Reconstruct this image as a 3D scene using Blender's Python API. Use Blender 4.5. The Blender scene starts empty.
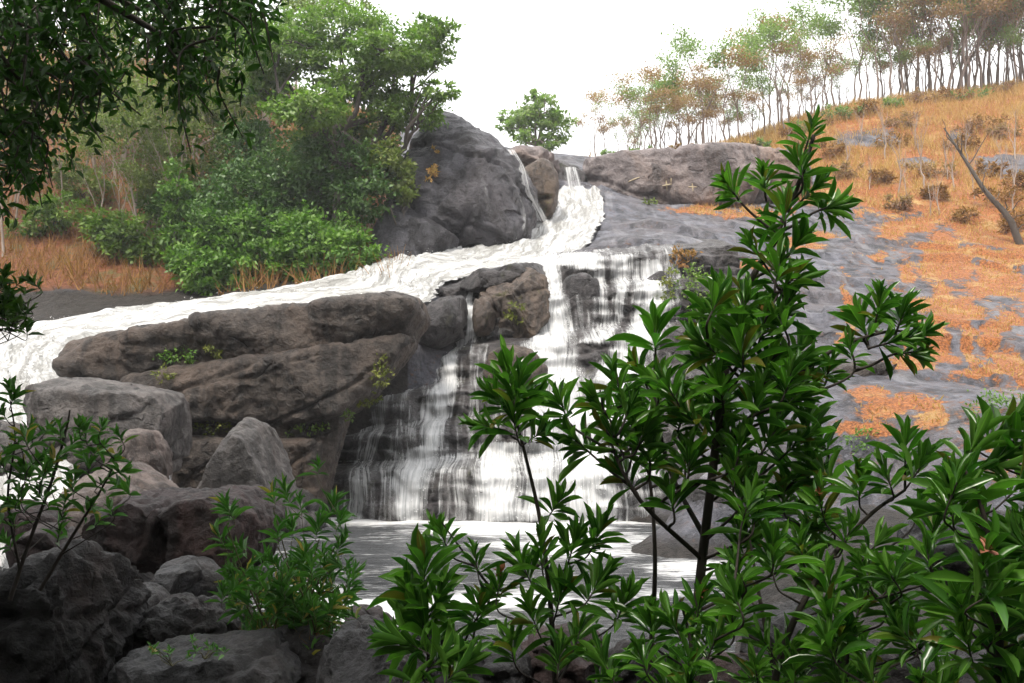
import bpy, bmesh, math, random
import numpy as np
from mathutils import Vector
from mathutils.bvhtree import BVHTree

R = math.radians
sc = bpy.context.scene
col = sc.collection

# ---------------------------------------------------------------- camera, sky, sun, exposure
CZ, F, PITCH = 3.0, 1000.0, 3.4
cam_d = bpy.data.cameras.new('camera'); cam = bpy.data.objects.new('camera', cam_d); col.objects.link(cam)
cam.location = (0, 0, CZ); cam.rotation_euler = (R(90 + PITCH), 0, 0)
cam_d.sensor_width = 36; cam_d.lens = 36 * F / 1024; cam_d.clip_start = 0.05; cam_d.clip_end = 2000
sc.camera = cam

SUN_EL, SUN_AZ = 60, -150          # azimuth from +Y, clockwise
w = bpy.data.worlds.new('World'); sc.world = w; w.use_nodes = True
nt = w.node_tree; nt.nodes.clear()
o_ = nt.nodes.new('ShaderNodeOutputWorld'); bg = nt.nodes.new('ShaderNodeBackground')
sky = nt.nodes.new('ShaderNodeTexSky'); sky.sky_type = 'NISHITA'; sky.sun_disc = False
sky.sun_elevation = R(SUN_EL); sky.sun_rotation = R(SUN_AZ); sky.dust_density = 4.0; sky.air_density = 1.0
hs = nt.nodes.new('ShaderNodeHueSaturation'); hs.inputs['Saturation'].default_value = 0.22
mx = nt.nodes.new('ShaderNodeMix'); mx.data_type = 'RGBA'; mx.inputs[0].default_value = 0.75
# overcast layer: the cloud is brightest overhead
tc_ = nt.nodes.new('ShaderNodeTexCoord'); sx_ = nt.nodes.new('ShaderNodeSeparateXYZ'); nt.links.new(tc_.outputs['Generated'], sx_.inputs[0])
mr_ = nt.nodes.new('ShaderNodeMapRange'); mr_.inputs[1].default_value = 0; mr_.inputs[2].default_value = 1; mr_.inputs[3].default_value = 7.5; mr_.inputs[4].default_value = 14.0
nt.links.new(sx_.outputs[2], mr_.inputs[0]); nt.links.new(mr_.outputs[0], mx.inputs[7])
nt.links.new(sky.outputs[0], hs.inputs['Color']); nt.links.new(hs.outputs[0], mx.inputs[6])
nt.links.new(mx.outputs[2], bg.inputs['Color']); bg.inputs['Strength'].default_value = 0.09
nt.links.new(bg.outputs[0], o_.inputs[0])

sd = bpy.data.lights.new('sun', 'SUN'); sd.energy = 1.5; sd.angle = R(11); sd.color = (1.0, 0.93, 0.82)
so = bpy.data.objects.new('sun', sd); col.objects.link(so)
az, el = R(SUN_AZ), R(SUN_EL)
sdir = Vector((math.sin(az) * math.cos(el), math.cos(az) * math.cos(el), math.sin(el)))
so.rotation_euler = sdir.to_track_quat('Z', 'Y').to_euler(); so.location = (0, 0, 60)

vs = sc.view_settings
vs.view_transform = 'Standard'; vs.look = 'None'; vs.exposure = 1.48; vs.gamma = 1.0; vs.use_curve_mapping = False
sc.cycles.transparent_max_bounces = 24; sc.cycles.max_bounces = 6; sc.cycles.volume_bounces = 0
sc.cycles.use_denoising = True

# ---------------------------------------------------------------- projection helpers
cp, sp = math.cos(R(PITCH)), math.sin(R(PITCH))
def P(px, py, Y):
    a, b = (px - 512) / F, -(py - 341.5) / F
    d = np.array([a, cp - b * sp, sp + b * cp]); s = Y / d[1]
    return np.array([d[0] * s, Y, CZ + d[2] * s])
def proj(V):
    x, y, z = V[:, 0], V[:, 1], V[:, 2] - CZ
    f = y * cp + z * sp; u = -y * sp + z * cp
    f = np.where(f < 0.01, 0.01, f)
    return 512 + F * x / f, 341.5 - F * u / f

# ---------------------------------------------------------------- noise
_rs = np.random.RandomState(7)
_perm = _rs.permutation(256); _perm = np.concatenate([_perm, _perm, _perm])
_grad = _rs.normal(size=(256, 3)); _grad /= np.linalg.norm(_grad, axis=1)[:, None]
def pn(p):
    p = np.asarray(p, float); i = np.floor(p).astype(int); f = p - i; i &= 255
    u = f * f * f * (f * (f * 6 - 15) + 10)
    out = np.zeros(len(p))
    for dx in (0, 1):
        for dy in (0, 1):
            for dz in (0, 1):
                h = _perm[_perm[_perm[(i[:, 0] + dx) & 255] + ((i[:, 1] + dy) & 255)] + ((i[:, 2] + dz) & 255)]
                g = _grad[h]
                d = g[:, 0] * (f[:, 0] - dx) + g[:, 1] * (f[:, 1] - dy) + g[:, 2] * (f[:, 2] - dz)
                wt = (u[:, 0] if dx else 1 - u[:, 0]) * (u[:, 1] if dy else 1 - u[:, 1]) * (u[:, 2] if dz else 1 - u[:, 2])
                out += d * wt
    return out * 1.5
def fbm(p, o=4, ridged=False):
    p = np.asarray(p, float); s = np.zeros(len(p)); a = 1.0; t = 0
    for k in range(o):
        n = pn(p * 2 ** k + 17.3 * k)
        if ridged: n = 1 - 2 * np.abs(n)
        s += a * n; t += a; a *= 0.5
    return s / t
def n3(x, y, z=0.0):
    x = np.asarray(x, float)
    return np.stack([x, np.broadcast_to(y, x.shape), np.broadcast_to(z, x.shape)], 1)
def sstep(a, b, x):
    t = np.clip((x - a) / (b - a), 0, 1); return t * t * (3 - 2 * t)

# ---------------------------------------------------------------- mesh helpers
class MB:
    """collects quads and float attributes; build() links ONE mesh object"""
    def __init__(s): s.V = []; s.Q = []; s.n = 0; s.A = {}
    def add(s, V, Q, **attr):
        V = np.asarray(V, float).reshape(-1, 3); s.V.append(V); s.Q.append(np.asarray(Q, int).reshape(-1, 4) + s.n)
        for k, v in attr.items(): s.A.setdefault(k, []).append(np.broadcast_to(np.asarray(v, float), (len(V),)))
        s.n += len(V)
    def arr(s): return np.concatenate(s.V), np.concatenate(s.Q)
    def build(s, name, mat, parent=None, base=None, smooth=True):
        V, Q = s.arr(); A = {k: np.concatenate(v) for k, v in s.A.items()}
        return mk(name, V, Q, mat, parent, base, smooth, A)
def np_mesh(name, V, Q, smooth=True, A={}):
    me = bpy.data.meshes.new(name)
    k = Q.shape[1]
    me.vertices.add(len(V)); me.vertices.foreach_set('co', V.astype(np.float32).ravel())
    me.loops.add(Q.size); me.loops.foreach_set('vertex_index', Q.astype(np.int32).ravel())
    me.polygons.add(len(Q)); me.polygons.foreach_set('loop_start', np.arange(0, Q.size, k, dtype=np.int32))
    me.update(calc_edges=True)
    if smooth: me.polygons.foreach_set('use_smooth', np.ones(len(Q), bool))
    for n, v in A.items():
        at = me.attributes.new(n, 'FLOAT', 'POINT'); at.data.foreach_set('value', v.astype(np.float32))
    return me
def mk(name, V, Q, mat, parent=None, base=None, smooth=True, A={}):
    if base is None: base = np.zeros(3) if parent is None else np.array(parent.location)
    base = np.asarray(base, float)
    me = np_mesh(name, V - base, Q, smooth, A)
    if mat: me.materials.append(mat)
    o = bpy.data.objects.new(name, me); col.objects.link(o)
    if parent: o.parent = parent
    else: o.location = base
    return o
def tag(o, label=None, cat=None, group=None, kind=None):
    if label: o['label'] = label
    if cat: o['category'] = cat
    if group: o['group'] = group
    if kind: o['kind'] = kind
    return o
def thing(name, label, cat, loc, group=None):
    o = bpy.data.objects.new(name, None); col.objects.link(o); o.location = [float(v) for v in loc]
    o.empty_display_size = 0.2
    return tag(o, label, cat, group)
def norm(v):
    v = np.asarray(v, float); return v / (np.linalg.norm(v, axis=-1, keepdims=True) + 1e-9)
def tube(mb, pts, radii, sides=7, wob=0.0, rnd=0.5):
    pts = np.asarray(pts, float); n = len(pts); radii = np.broadcast_to(np.asarray(radii, float), (n,))
    T = norm(np.gradient(pts, axis=0)); ref = np.array([0.31, 0.87, 0.38])
    B = norm(np.cross(T, ref)); N = np.cross(B, T)
    a = np.arange(sides) * 2 * math.pi / sides
    ring = (np.cos(a)[None, :, None] * B[:, None] + np.sin(a)[None, :, None] * N[:, None]) * radii[:, None, None]
    V = (pts[:, None] + ring).reshape(-1, 3)
    Q = [[i * sides + j, i * sides + (j + 1) % sides, (i + 1) * sides + (j + 1) % sides, (i + 1) * sides + j] for i in range(n - 1) for j in range(sides)]
    for e in (0, n - 1):
        if sides == 4: Q.append([e * 4 + k for k in range(4)])
    mb.add(V, Q, rnd=rnd)
def spline(pts, n):
    """smooth Catmull-Rom through pts"""
    pts = np.asarray(pts, float)
    if len(pts) < 3: return pts[0] + (pts[-1] - pts[0]) * np.linspace(0, 1, n)[:, None]
    p = np.vstack([2 * pts[0] - pts[1], pts, 2 * pts[-1] - pts[-2]])
    t = np.linspace(0, len(pts) - 1 - 1e-6, n); i = t.astype(int); f = (t - i)[:, None]
    a, b, c, d = p[i], p[i + 1], p[i + 2], p[i + 3]
    return 0.5 * (2 * b + (c - a) * f + (2 * a - 5 * b + 4 * c - d) * f ** 2 + (3 * b - a - 3 * c + d) * f ** 3)
def grid_quads(a, b):
    i, j = np.meshgrid(np.arange(a - 1), np.arange(b - 1), indexing='ij'); k = (i * b + j).ravel()
    return np.stack([k, k + 1, k + b + 1, k + b], 1)

# leaf templates: columns x, along s, bend z ; quads
def leaf_template(nseg, widest=0.6, fold=0.25, droop=0.16):
    s = np.linspace(0, 1, nseg + 1); 
    wd = np.where(s < widest, np.sin(np.clip(s / widest, 0, 1) * math.pi / 2) ** 1.1, np.cos(np.clip((s - widest) / (1 - widest), 0, 1) * math.pi / 2) ** 0.7)
    wd = np.maximum(wd, 0.03) * 0.5
    V = []
    for k in range(nseg + 1):
        for x in (-1, 0, 1): V.append((x * wd[k], s[k], abs(x) * wd[k] * fold - droop * s[k] ** 2))
    return np.array(V), grid_quads(nseg + 1, 3), np.tile([0., .5, 1.], nseg + 1), np.repeat(s, 3)
LT_BIG = leaf_template(6, 0.66, 0.28, 0.06)
LT_MID = leaf_template(3, 0.5, 0.3, 0.15)
LT_TINY = (np.array([[-.5, .35, .05], [0, 0, 0], [.5, .45, .05], [0, 1, -.1]]), np.array([[1, 2, 3, 0]]), np.array([0, .5, 1, .5]), np.array([.4, 0, .4, 1]))
LT_BLADE = (np.array([[-.5, 0, 0], [.5, 0, 0], [.12, 1, .1], [-.12, 1, .1]]), np.array([[0, 1, 2, 3]]), np.array([0, 1, 1, 0]), np.array([0, 0, 1, 1]))
def put_leaves(mb, tpl, pos, T, N, L, W, rnd):
    """pos,T,N (n,3); L,W (n)"""
    tv, tq, tx, ts = tpl; n = len(pos); K = len(tv)
    T = norm(T); B = norm(np.cross(T, N)); N = np.cross(B, T)
    bend = np.random.RandomState(n).uniform(-1.2, 2.6, n)[:, None] * -.07 * ts[None] ** 2 if len(tv) > 12 else np.zeros((n, K))
    V = pos[:, None] + (T[:, None] * tv[None, :, 1, None] + N[:, None] * (tv[None, :, 2] + bend)[:, :, None]) * L[:, None, None] + B[:, None] * tv[None, :, 0, None] * W[:, None, None]
    Q = (tq[None] + (np.arange(n) * K)[:, None, None]).reshape(-1, 4)
    mb.add(V.reshape(-1, 3), Q, rnd=np.repeat(rnd, K), lx=np.tile(tx, n), ls=np.tile(ts, n))

# ---------------------------------------------------------------- materials
def newmat(name):
    m = bpy.data.materials.new(name); m.use_nodes = True; t = m.node_tree; t.nodes.clear()
    return m, t, t.nodes.new('ShaderNodeOutputMaterial')
def nd(t, typ, **k):
    n = t.nodes.new(typ)
    for a, b in k.items(): setattr(n, a, b)
    return n
def mixc(t, fac, a, b, mode='MIX'):
    m = nd(t, 'ShaderNodeMix', data_type='RGBA', blend_type=mode)
    for i, v in ((0, fac), (6, a), (7, b)):
        if isinstance(v, (int, float)): m.inputs[i].default_value = v
        elif isinstance(v, tuple): m.inputs[i].default_value = (*v, 1)
        else: t.links.new(v, m.inputs[i])
    return m.outputs[2]
def mth(t, op, a, b=0.0, c=None, clamp=False):
    m = nd(t, 'ShaderNodeMath', operation=op, use_clamp=clamp)
    for i, v in enumerate((a, b) if c is None else (a, b, c)):
        if isinstance(v, (int, float)): m.inputs[i].default_value = v
        else: t.links.new(v, m.inputs[i])
    return m.outputs[0]
def ramp(t, fac, a, b):
    m = nd(t, 'ShaderNodeMapRange', interpolation_type='SMOOTHSTEP')
    m.inputs[1].default_value = a; m.inputs[2].default_value = b; t.links.new(fac, m.inputs[0]); return m.outputs[0]
def noise(t, vec, scale, detail=5, rough=0.6, sc3=None, dist=0.0):
    n = nd(t, 'ShaderNodeTexNoise'); n.inputs['Scale'].default_value = scale; n.inputs['Detail'].default_value = detail
    n.inputs['Roughness'].default_value = rough; n.inputs['Distortion'].default_value = dist
    if sc3:
        mp = nd(t, 'ShaderNodeMapping'); mp.inputs['Scale'].default_value = sc3; t.links.new(vec, mp.inputs[0]); vec = mp.outputs[0]
    t.links.new(vec, n.inputs['Vector']); return n.outputs[0]
def attr(t, name): return nd(t, 'ShaderNodeAttribute', attribute_name=name).outputs['Fac']
def bump(t, h, dist, strength=1.0, nrm=None):
    b = nd(t, 'ShaderNodeBump'); b.inputs['Strength'].default_value = strength; b.inputs['Distance'].default_value = dist
    t.links.new(h, b.inputs['Height'])
    if nrm: t.links.new(nrm, b.inputs['Normal'])
    return b.outputs[0]
def pbsdf(t, **k):
    p = nd(t, 'ShaderNodeBsdfPrincipled')
    for n, v in k.items():
        n = {'base': 'Base Color', 'rough': 'Roughness', 'normal': 'Normal', 'spec': 'Specular IOR Level', 'alpha': 'Alpha'}[n]
        if isinstance(v, (int, float)): p.inputs[n].default_value = v
        elif isinstance(v, tuple): p.inputs[n].default_value = (*v, 1)
        else: t.links.new(v, p.inputs[n])
    return p.outputs[0]

def rock_nodes(t, vec, c1, c2, warm, warm_amt, scale, lichen=0.0):
    big = noise(t, vec, 0.55 * scale, 6, 0.62, dist=0.4)
    mid = noise(t, vec, 2.6 * scale, 8, 0.68)
    fine = noise(t, vec, 14 * scale, 6, 0.7)
    strk = noise(t, vec, 1.6 * scale, 6, 0.6, (1.6, 1.6, 0.28))
    c = mixc(t, ramp(t, mid, 0.38, 0.62), c1, c2)
    c = mixc(t, mth(t, 'MULTIPLY', ramp(t, big, 0.42, 0.66), warm_amt), c, warm)
    dk = tuple(v * 0.38 for v in c1)
    c = mixc(t, mth(t, 'MULTIPLY', ramp(t, strk, 0.50, 0.62), 0.75), c, dk)
    c = mixc(t, mth(t, 'MULTIPLY', ramp(t, fine, 0.54, 0.75), 0.5), c, tuple(min(1, v * 1.7) for v in c2))
    c = mixc(t, mth(t, 'MULTIPLY', ramp(t, fine, 0.46, 0.3), 0.6), c, tuple(v * 0.5 for v in c1))
    if lichen:
        c = mixc(t, mth(t, 'MULTIPLY', ramp(t, noise(t, vec, 1.1 * scale, 7, 0.7, dist=0.8), 0.57, 0.68), lichen), c, (0.11, 0.12, 0.02))
    vor = nd(t, 'ShaderNodeTexVoronoi', feature='DISTANCE_TO_EDGE'); vor.inputs['Scale'].default_value = 0.42 * scale
    wv = nd(t, 'ShaderNodeVectorMath', operation='ADD'); t.links.new(vec, wv.inputs[0])
    nz = nd(t, 'ShaderNodeTexNoise'); nz.inputs['Scale'].default_value = 1.3 * scale; t.links.new(vec, nz.inputs[0]); vs_ = nd(t, 'ShaderNodeVectorMath', operation='SCALE'); vs_.inputs[3].default_value = 0.5 / scale; t.links.new(nz.outputs[1], vs_.inputs[0]); t.links.new(vs_.outputs[0], wv.inputs[1])
    t.links.new(wv.outputs[0], vor.inputs['Vector'])
    crack = mth(t, 'MAXIMUM', ramp(t, vor.outputs['Distance'], 0.0, 0.014), ramp(t, mid, 0.42, 0.5))
    grit = noise(t, vec, 45 * scale, 4, 0.75)
    h = mth(t, 'ADD', mth(t, 'ADD', mth(t, 'MULTIPLY', mid, 0.75), mth(t, 'MULTIPLY', fine, 0.35)), mth(t, 'MULTIPLY', grit, 0.08))
    h = mth(t, 'ADD', h, mth(t, 'MULTIPLY', crack, 0.25))
    c = mixc(t, mth(t, 'MULTIPLY', mth(t, 'SUBTRACT', 1.0, crack), 0.5), c, dk)
    return c, h, fine
def mat_rock(name, c1, c2, warm, warm_amt=0.6, scale=1.0, rough=0.55, bd=0.12, lichen=0.0):
    m, t, out = newmat(name)
    vec = nd(t, 'ShaderNodeTexCoord').outputs['Object']
    c, h, fine = rock_nodes(t, vec, c1, c2, warm, warm_amt, scale, lichen)
    rg = mth(t, 'ADD', mth(t, 'MULTIPLY', fine, 0.3), rough - 0.15)
    t.links.new(pbsdf(t, base=c, rough=rg, spec=0.4, normal=bump(t, h, bd * 1.8)), out.inputs[0])
    return m
def mat_leaf(name, cA, cB, trans=0.3, rough=0.4, rib=0.0, old=None):
    m, t, out = newmat(name)
    r = attr(t, 'rnd'); c = mixc(t, r, cA, cB)
    if old: c = mixc(t, ramp(t, r, 0.94, 0.96), c, old)
    if rib:
        d = mth(t, 'ABSOLUTE', mth(t, 'SUBTRACT', attr(t, 'lx'), 0.5))
        c = mixc(t, mth(t, 'MULTIPLY', mth(t, 'SUBTRACT', 1.0, ramp(t, d, 0.02, 0.09)), rib), c, tuple(min(1, v * 2.6) for v in cB))
    tr = nd(t, 'ShaderNodeBsdfTranslucent'); t.links.new(mixc(t, 1.0, c, (1.0, 1.35, 0.6), 'MULTIPLY'), tr.inputs[0])
    ms = nd(t, 'ShaderNodeMixShader'); ms.inputs[0].default_value = trans
    t.links.new(pbsdf(t, base=c, rough=rough, spec=0.5), ms.inputs[1]); t.links.new(tr.outputs[0], ms.inputs[2])
    t.links.new(ms.outputs[0], out.inputs[0]); return m
def mat_bark(name, c1, c2, scale=1.0):
    m, t, out = newmat(name); vec = nd(t, 'ShaderNodeTexCoord').outputs['Object']
    n = noise(t, vec, 9 * scale, 6, 0.7, (1, 1, 0.25))
    t.links.new(pbsdf(t, base=mixc(t, n, c1, c2), rough=0.8, normal=bump(t, n, 0.03 / scale)), out.inputs[0]); return m

M = {}
M['ledge'] = mat_rock('ledge_rock', (0.030, 0.024, 0.021), (0.098, 0.078, 0.066), (0.11, 0.074, 0.054), 0.6, 0.9, 0.5, 0.15)
M['grey'] = mat_rock('grey_rock', (0.062, 0.056, 0.054), (0.14, 0.126, 0.12), (0.11, 0.08, 0.07), 0.5, 0.9, 0.5, 0.12)
M['pink'] = mat_rock('pinkish_rock', (0.09, 0.07, 0.062), (0.20, 0.16, 0.145), (0.15, 0.10, 0.08), 0.6, 1.2, 0.6, 0.08)
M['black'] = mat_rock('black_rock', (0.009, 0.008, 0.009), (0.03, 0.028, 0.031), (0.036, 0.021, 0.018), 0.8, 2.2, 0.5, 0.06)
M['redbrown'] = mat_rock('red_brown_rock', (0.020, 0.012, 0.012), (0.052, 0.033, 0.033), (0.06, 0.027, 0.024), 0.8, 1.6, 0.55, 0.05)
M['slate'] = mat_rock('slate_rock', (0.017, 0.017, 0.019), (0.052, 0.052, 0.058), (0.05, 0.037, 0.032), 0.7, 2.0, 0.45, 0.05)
M['dome'] = mat_rock('dome_rock', (0.032, 0.031, 0.037), (0.10, 0.097, 0.112), (0.066, 0.054, 0.055), 0.5, 0.45, 0.4, 0.25)
M['wall'] = mat_rock('wall_rock', (0.12, 0.10, 0.10), (0.22, 0.185, 0.18), (0.27, 0.18, 0.13), 0.7, 0.4, 0.6, 0.2)
M['brown'] = mat_rock('brown_rock', (0.05, 0.037, 0.03), (0.12, 0.09, 0.072), (0.15, 0.10, 0.06), 0.6, 1.2, 0.5, 0.10, 0.5)
M['cascade'] = mat_rock('cascade_rock', (0.028, 0.025, 0.026), (0.095, 0.086, 0.088), (0.055, 0.045, 0.04), 0.5, 1.1, 0.4, 0.12, 0.2)
M['laurel'] = mat_leaf('laurel_leaf', (0.034, 0.115, 0.018), (0.13, 0.28, 0.042), 0.38, 0.25, 0.35, (0.16, 0.15, 0.03))
M['laurel_new'] = mat_leaf('young_laurel_leaf', (0.06, 0.19, 0.022), (0.12, 0.27, 0.035), 0.35, 0.35, 0.35)
M['feather'] = mat_leaf('narrow_leaf', (0.04, 0.13, 0.022), (0.11, 0.25, 0.05), 0.35, 0.4, 0.2, (0.4, 0.3, 0.08))
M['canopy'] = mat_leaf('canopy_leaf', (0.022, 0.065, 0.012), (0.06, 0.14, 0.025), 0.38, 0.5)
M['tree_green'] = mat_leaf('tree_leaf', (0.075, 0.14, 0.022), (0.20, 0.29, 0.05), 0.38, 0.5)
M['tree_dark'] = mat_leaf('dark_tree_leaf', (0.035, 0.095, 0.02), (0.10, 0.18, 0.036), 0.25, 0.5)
M['bush_bright'] = mat_leaf('bush_leaf', (0.055, 0.14, 0.018), (0.17, 0.29, 0.042), 0.35, 0.5)
M['olive'] = mat_leaf('olive_leaf', (0.085, 0.125, 0.025), (0.20, 0.23, 0.055), 0.35, 0.6)
M['dry_leaf'] = mat_leaf('dry_leaf', (0.20, 0.10, 0.05), (0.34, 0.19, 0.10), 0.35, 0.7)
M['ridge_green'] = mat_leaf('ridge_leaf', (0.12, 0.18, 0.06), (0.25, 0.31, 0.11), 0.5, 0.6)
M['ridge_red'] = mat_leaf('ridge_dry_leaf', (0.25, 0.12, 0.08), (0.40, 0.25, 0.16), 0.5, 0.6)
M['dry_grass'] = mat_leaf('dry_grass', (0.32, 0.135, 0.042), (0.58, 0.39, 0.15), 0.3, 0.8)
M['straw'] = mat_leaf('straw_grass', (0.18, 0.075, 0.026), (0.38, 0.20, 0.07), 0.35, 0.8)
M['moss'] = mat_leaf('moss_leaf', (0.09, 0.12, 0.015), (0.22, 0.22, 0.04), 0.3, 0.7)
M['bark'] = mat_bark('bark', (0.035, 0.028, 0.022), (0.11, 0.09, 0.075), 1.0)
M['bark_pale'] = mat_bark('pale_bark', (0.22, 0.17, 0.14), (0.40, 0.33, 0.28), 1.0)
M['bark_ridge'] = mat_bark('ridge_bark', (0.14, 0.105, 0.088), (0.27, 0.21, 0.18), 1.0)
M['stem'] = mat_bark('shrub_stem', (0.016, 0.012, 0.010), (0.05, 0.038, 0.03), 5.0)
M['stem_green'] = mat_bark('green_stem', (0.05, 0.05, 0.02), (0.11, 0.10, 0.04), 5.0)
M['bud'] = mat_leaf('bud', (0.35, 0.10, 0.07), (0.5, 0.2, 0.13), 0.3, 0.6)

def mat_water_fall():
    m, t, out = newmat('falling_water')
    cb = nd(t, 'ShaderNodeCombineXYZ'); t.links.new(attr(t, 'fu'), cb.inputs[0]); t.links.new(attr(t, 'fv'), cb.inputs[1])
    a = noise(t, cb.outputs[0], 1.0, 3, 0.6, (3.4, 0.22, 1), 0.7); b = noise(t, cb.outputs[0], 1.0, 4, 0.65, (17, 0.55, 1), 0.5); c = noise(t, cb.outputs[0], 1.0, 2, 0.6, (9, 5, 1))
    n = mth(t, 'ADD', mth(t, 'MULTIPLY', a, 0.5), mth(t, 'ADD', mth(t, 'MULTIPLY', b, 0.48), mth(t, 'MULTIPLY', c, 0.10)))   # ~0.55 mean
    al = mth(t, 'ADD', n, mth(t, 'SUBTRACT', mth(t, 'MULTIPLY', attr(t, 'flow'), 0.66), 0.85))
    al = mth(t, 'MULTIPLY', ramp(t, al, -0.12, 0.32), 0.96)
    colr = mixc(t, ramp(t, b, 0.3, 0.65), (0.55, 0.56, 0.57), (0.80, 0.80, 0.80))
    s = pbsdf(t, base=colr, rough=0.5, normal=bump(t, b, 0.04))
    tl = nd(t, 'ShaderNodeBsdfTranslucent'); t.links.new(colr, tl.inputs[0])
    m1 = nd(t, 'ShaderNodeMixShader'); m1.inputs[0].default_value = 0.25; t.links.new(s, m1.inputs[1]); t.links.new(tl.outputs[0], m1.inputs[2])
    tp = nd(t, 'ShaderNodeBsdfTransparent'); ms = nd(t, 'ShaderNodeMixShader')
    t.links.new(al, ms.inputs[0]); t.links.new(tp.outputs[0], ms.inputs[1]); t.links.new(m1.outputs[0], ms.inputs[2])
    t.links.new(ms.outputs[0], out.inputs[0]); return m
M['fall'] = mat_water_fall()
def mat_river():
    m, t, out = newmat('white_water')
    cb = nd(t, 'ShaderNodeCombineXYZ'); t.links.new(attr(t, 'fu'), cb.inputs[0]); t.links.new(attr(t, 'fv'), cb.inputs[1])
    a = noise(t, cb.outputs[0], 1.0, 6, 0.65, (1.8, 0.32, 1), 1.0); b = noise(t, cb.outputs[0], 1.0, 5, 0.62, (8, 1.2, 1), 0.8)
    n = mth(t, 'ADD', mth(t, 'MULTIPLY', a, 0.6), mth(t, 'MULTIPLY', b, 0.4))
    c = mixc(t, ramp(t, n, 0.40, 0.60), (0.24, 0.235, 0.22), (0.60, 0.60, 0.60))
    s = pbsdf(t, base=c, rough=0.55, normal=bump(t, n, 0.3))
    al = ramp(t, mth(t, 'ADD', attr(t, 'flow'), mth(t, 'SUBTRACT', b, 0.5)), 0.05, 0.35)
    tp = nd(t, 'ShaderNodeBsdfTransparent'); ms = nd(t, 'ShaderNodeMixShader')
    t.links.new(al, ms.inputs[0]); t.links.new(tp.outputs[0], ms.inputs[1]); t.links.new(s, ms.inputs[2])
    t.links.new(ms.outputs[0], out.inputs[0]); return m
M['river'] = mat_river()
def mat_pool():
    m, t, out = newmat('pool_water')
    vec = nd(t, 'ShaderNodeTexCoord').outputs['Object']
    a = noise(t, vec, 1.0, 6, 0.65, (0.45, 1.5, 1), 0.8); b = noise(t, vec, 1.0, 5, 0.7, (3.0, 12, 1), 0.5)
    n = mth(t, 'ADD', mth(t, 'MULTIPLY', a, 0.5), mth(t, 'MULTIPLY', b, 0.5))
    f = ramp(t, mth(t, 'ADD', n, mth(t, 'MULTIPLY', attr(t, 'foam'), 0.4)), 0.54, 0.78)
    rip = noise(t, vec, 1.0, 5, 0.65, (1.6, 5, 1), 0.4)
    wsh = pbsdf(t, base=(0.06, 0.063, 0.068), rough=0.22, spec=0.25, normal=bump(t, rip, 0.5))
    fo = pbsdf(t, base=(0.68, 0.68, 0.68), rough=0.6, normal=bump(t, b, 0.05))
    ms = nd(t, 'ShaderNodeMixShader'); t.links.new(f, ms.inputs[0]); t.links.new(wsh, ms.inputs[1]); t.links.new(fo, ms.inputs[2])
    t.links.new(ms.outputs[0], out.inputs[0]); return m
M['pool'] = mat_pool()
def mat_terrain():
    m, t, out = newmat('terrain_surface')
    vec = nd(t, 'ShaderNodeTexCoord').outputs['Object']
    # smooth granite slab: grey with bluish and pale runs down the slope
    c, h, fine = rock_nodes(t, vec, (0.055, 0.056, 0.066), (0.14, 0.142, 0.168), (0.11, 0.09, 0.088), 0.5, 0.6)
    runs = noise(t, vec, 1.0, 6, 0.65, (1.5, 0.22, 0.5), 0.5)
    c = mixc(t, mth(t, 'MULTIPLY', ramp(t, runs, 0.5, 0.68), 0.45), c, (0.30, 0.295, 0.31))
    n1 = noise(t, vec, 0.9, 6, 0.7); n2 = noise(t, vec, 5.0, 6, 0.7)
    n4 = noise(t, vec, 16, 5, 0.75); og = mixc(t, ramp(t, n4, 0.35, 0.65), (0.13, 0.045, 0.018), (0.42, 0.155, 0.045))
    og = mixc(t, ramp(t, n1, 0.5, 0.7), og, (0.40, 0.26, 0.10))
    msk = ramp(t, mth(t, 'ADD', attr(t, 'dry'), mth(t, 'MULTIPLY', mth(t, 'SUBTRACT', n2, 0.5), 2.2)), 0.42, 0.58)
    rim = ramp(t, mth(t, 'ADD', attr(t, 'dry'), mth(t, 'MULTIPLY', mth(t, 'SUBTRACT', n2, 0.5), 2.6)), 0.15, 0.5)
    c = mixc(t, mth(t, 'MULTIPLY', rim, 0.7), c, mixc(t, n4, (0.05, 0.03, 0.024), (0.20, 0.11, 0.07)))
    c = mixc(t, msk, c, og)
    so_ = mixc(t, ramp(t, n2, 0.3, 0.7), (0.10, 0.034, 0.016), (0.26, 0.10, 0.045))
    so_ = mixc(t, ramp(t, n1, 0.48, 0.66), so_, (0.12, 0.12, 0.045))
    c = mixc(t, ramp(t, mth(t, 'ADD', attr(t, 'soil'), mth(t, 'MULTIPLY', mth(t, 'SUBTRACT', n2, 0.5), 0.6)), 0.42, 0.58), c, so_)
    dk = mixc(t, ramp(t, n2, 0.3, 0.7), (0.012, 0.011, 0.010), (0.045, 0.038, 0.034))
    c = mixc(t, attr(t, 'wet'), c, dk)  # wet banks, plus shade painted into the near ground
    hh = mth(t, 'ADD', h, mth(t, 'MULTIPLY', n2, 0.5))
    t.links.new(pbsdf(t, base=c, spec=0.22, rough=mth(t, 'ADD', 0.34, mth(t, 'MULTIPLY', fine, 0.35)), normal=bump(t, hh, 0.2)), out.inputs[0]); return m
M['terrain'] = mat_terrain()

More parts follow.
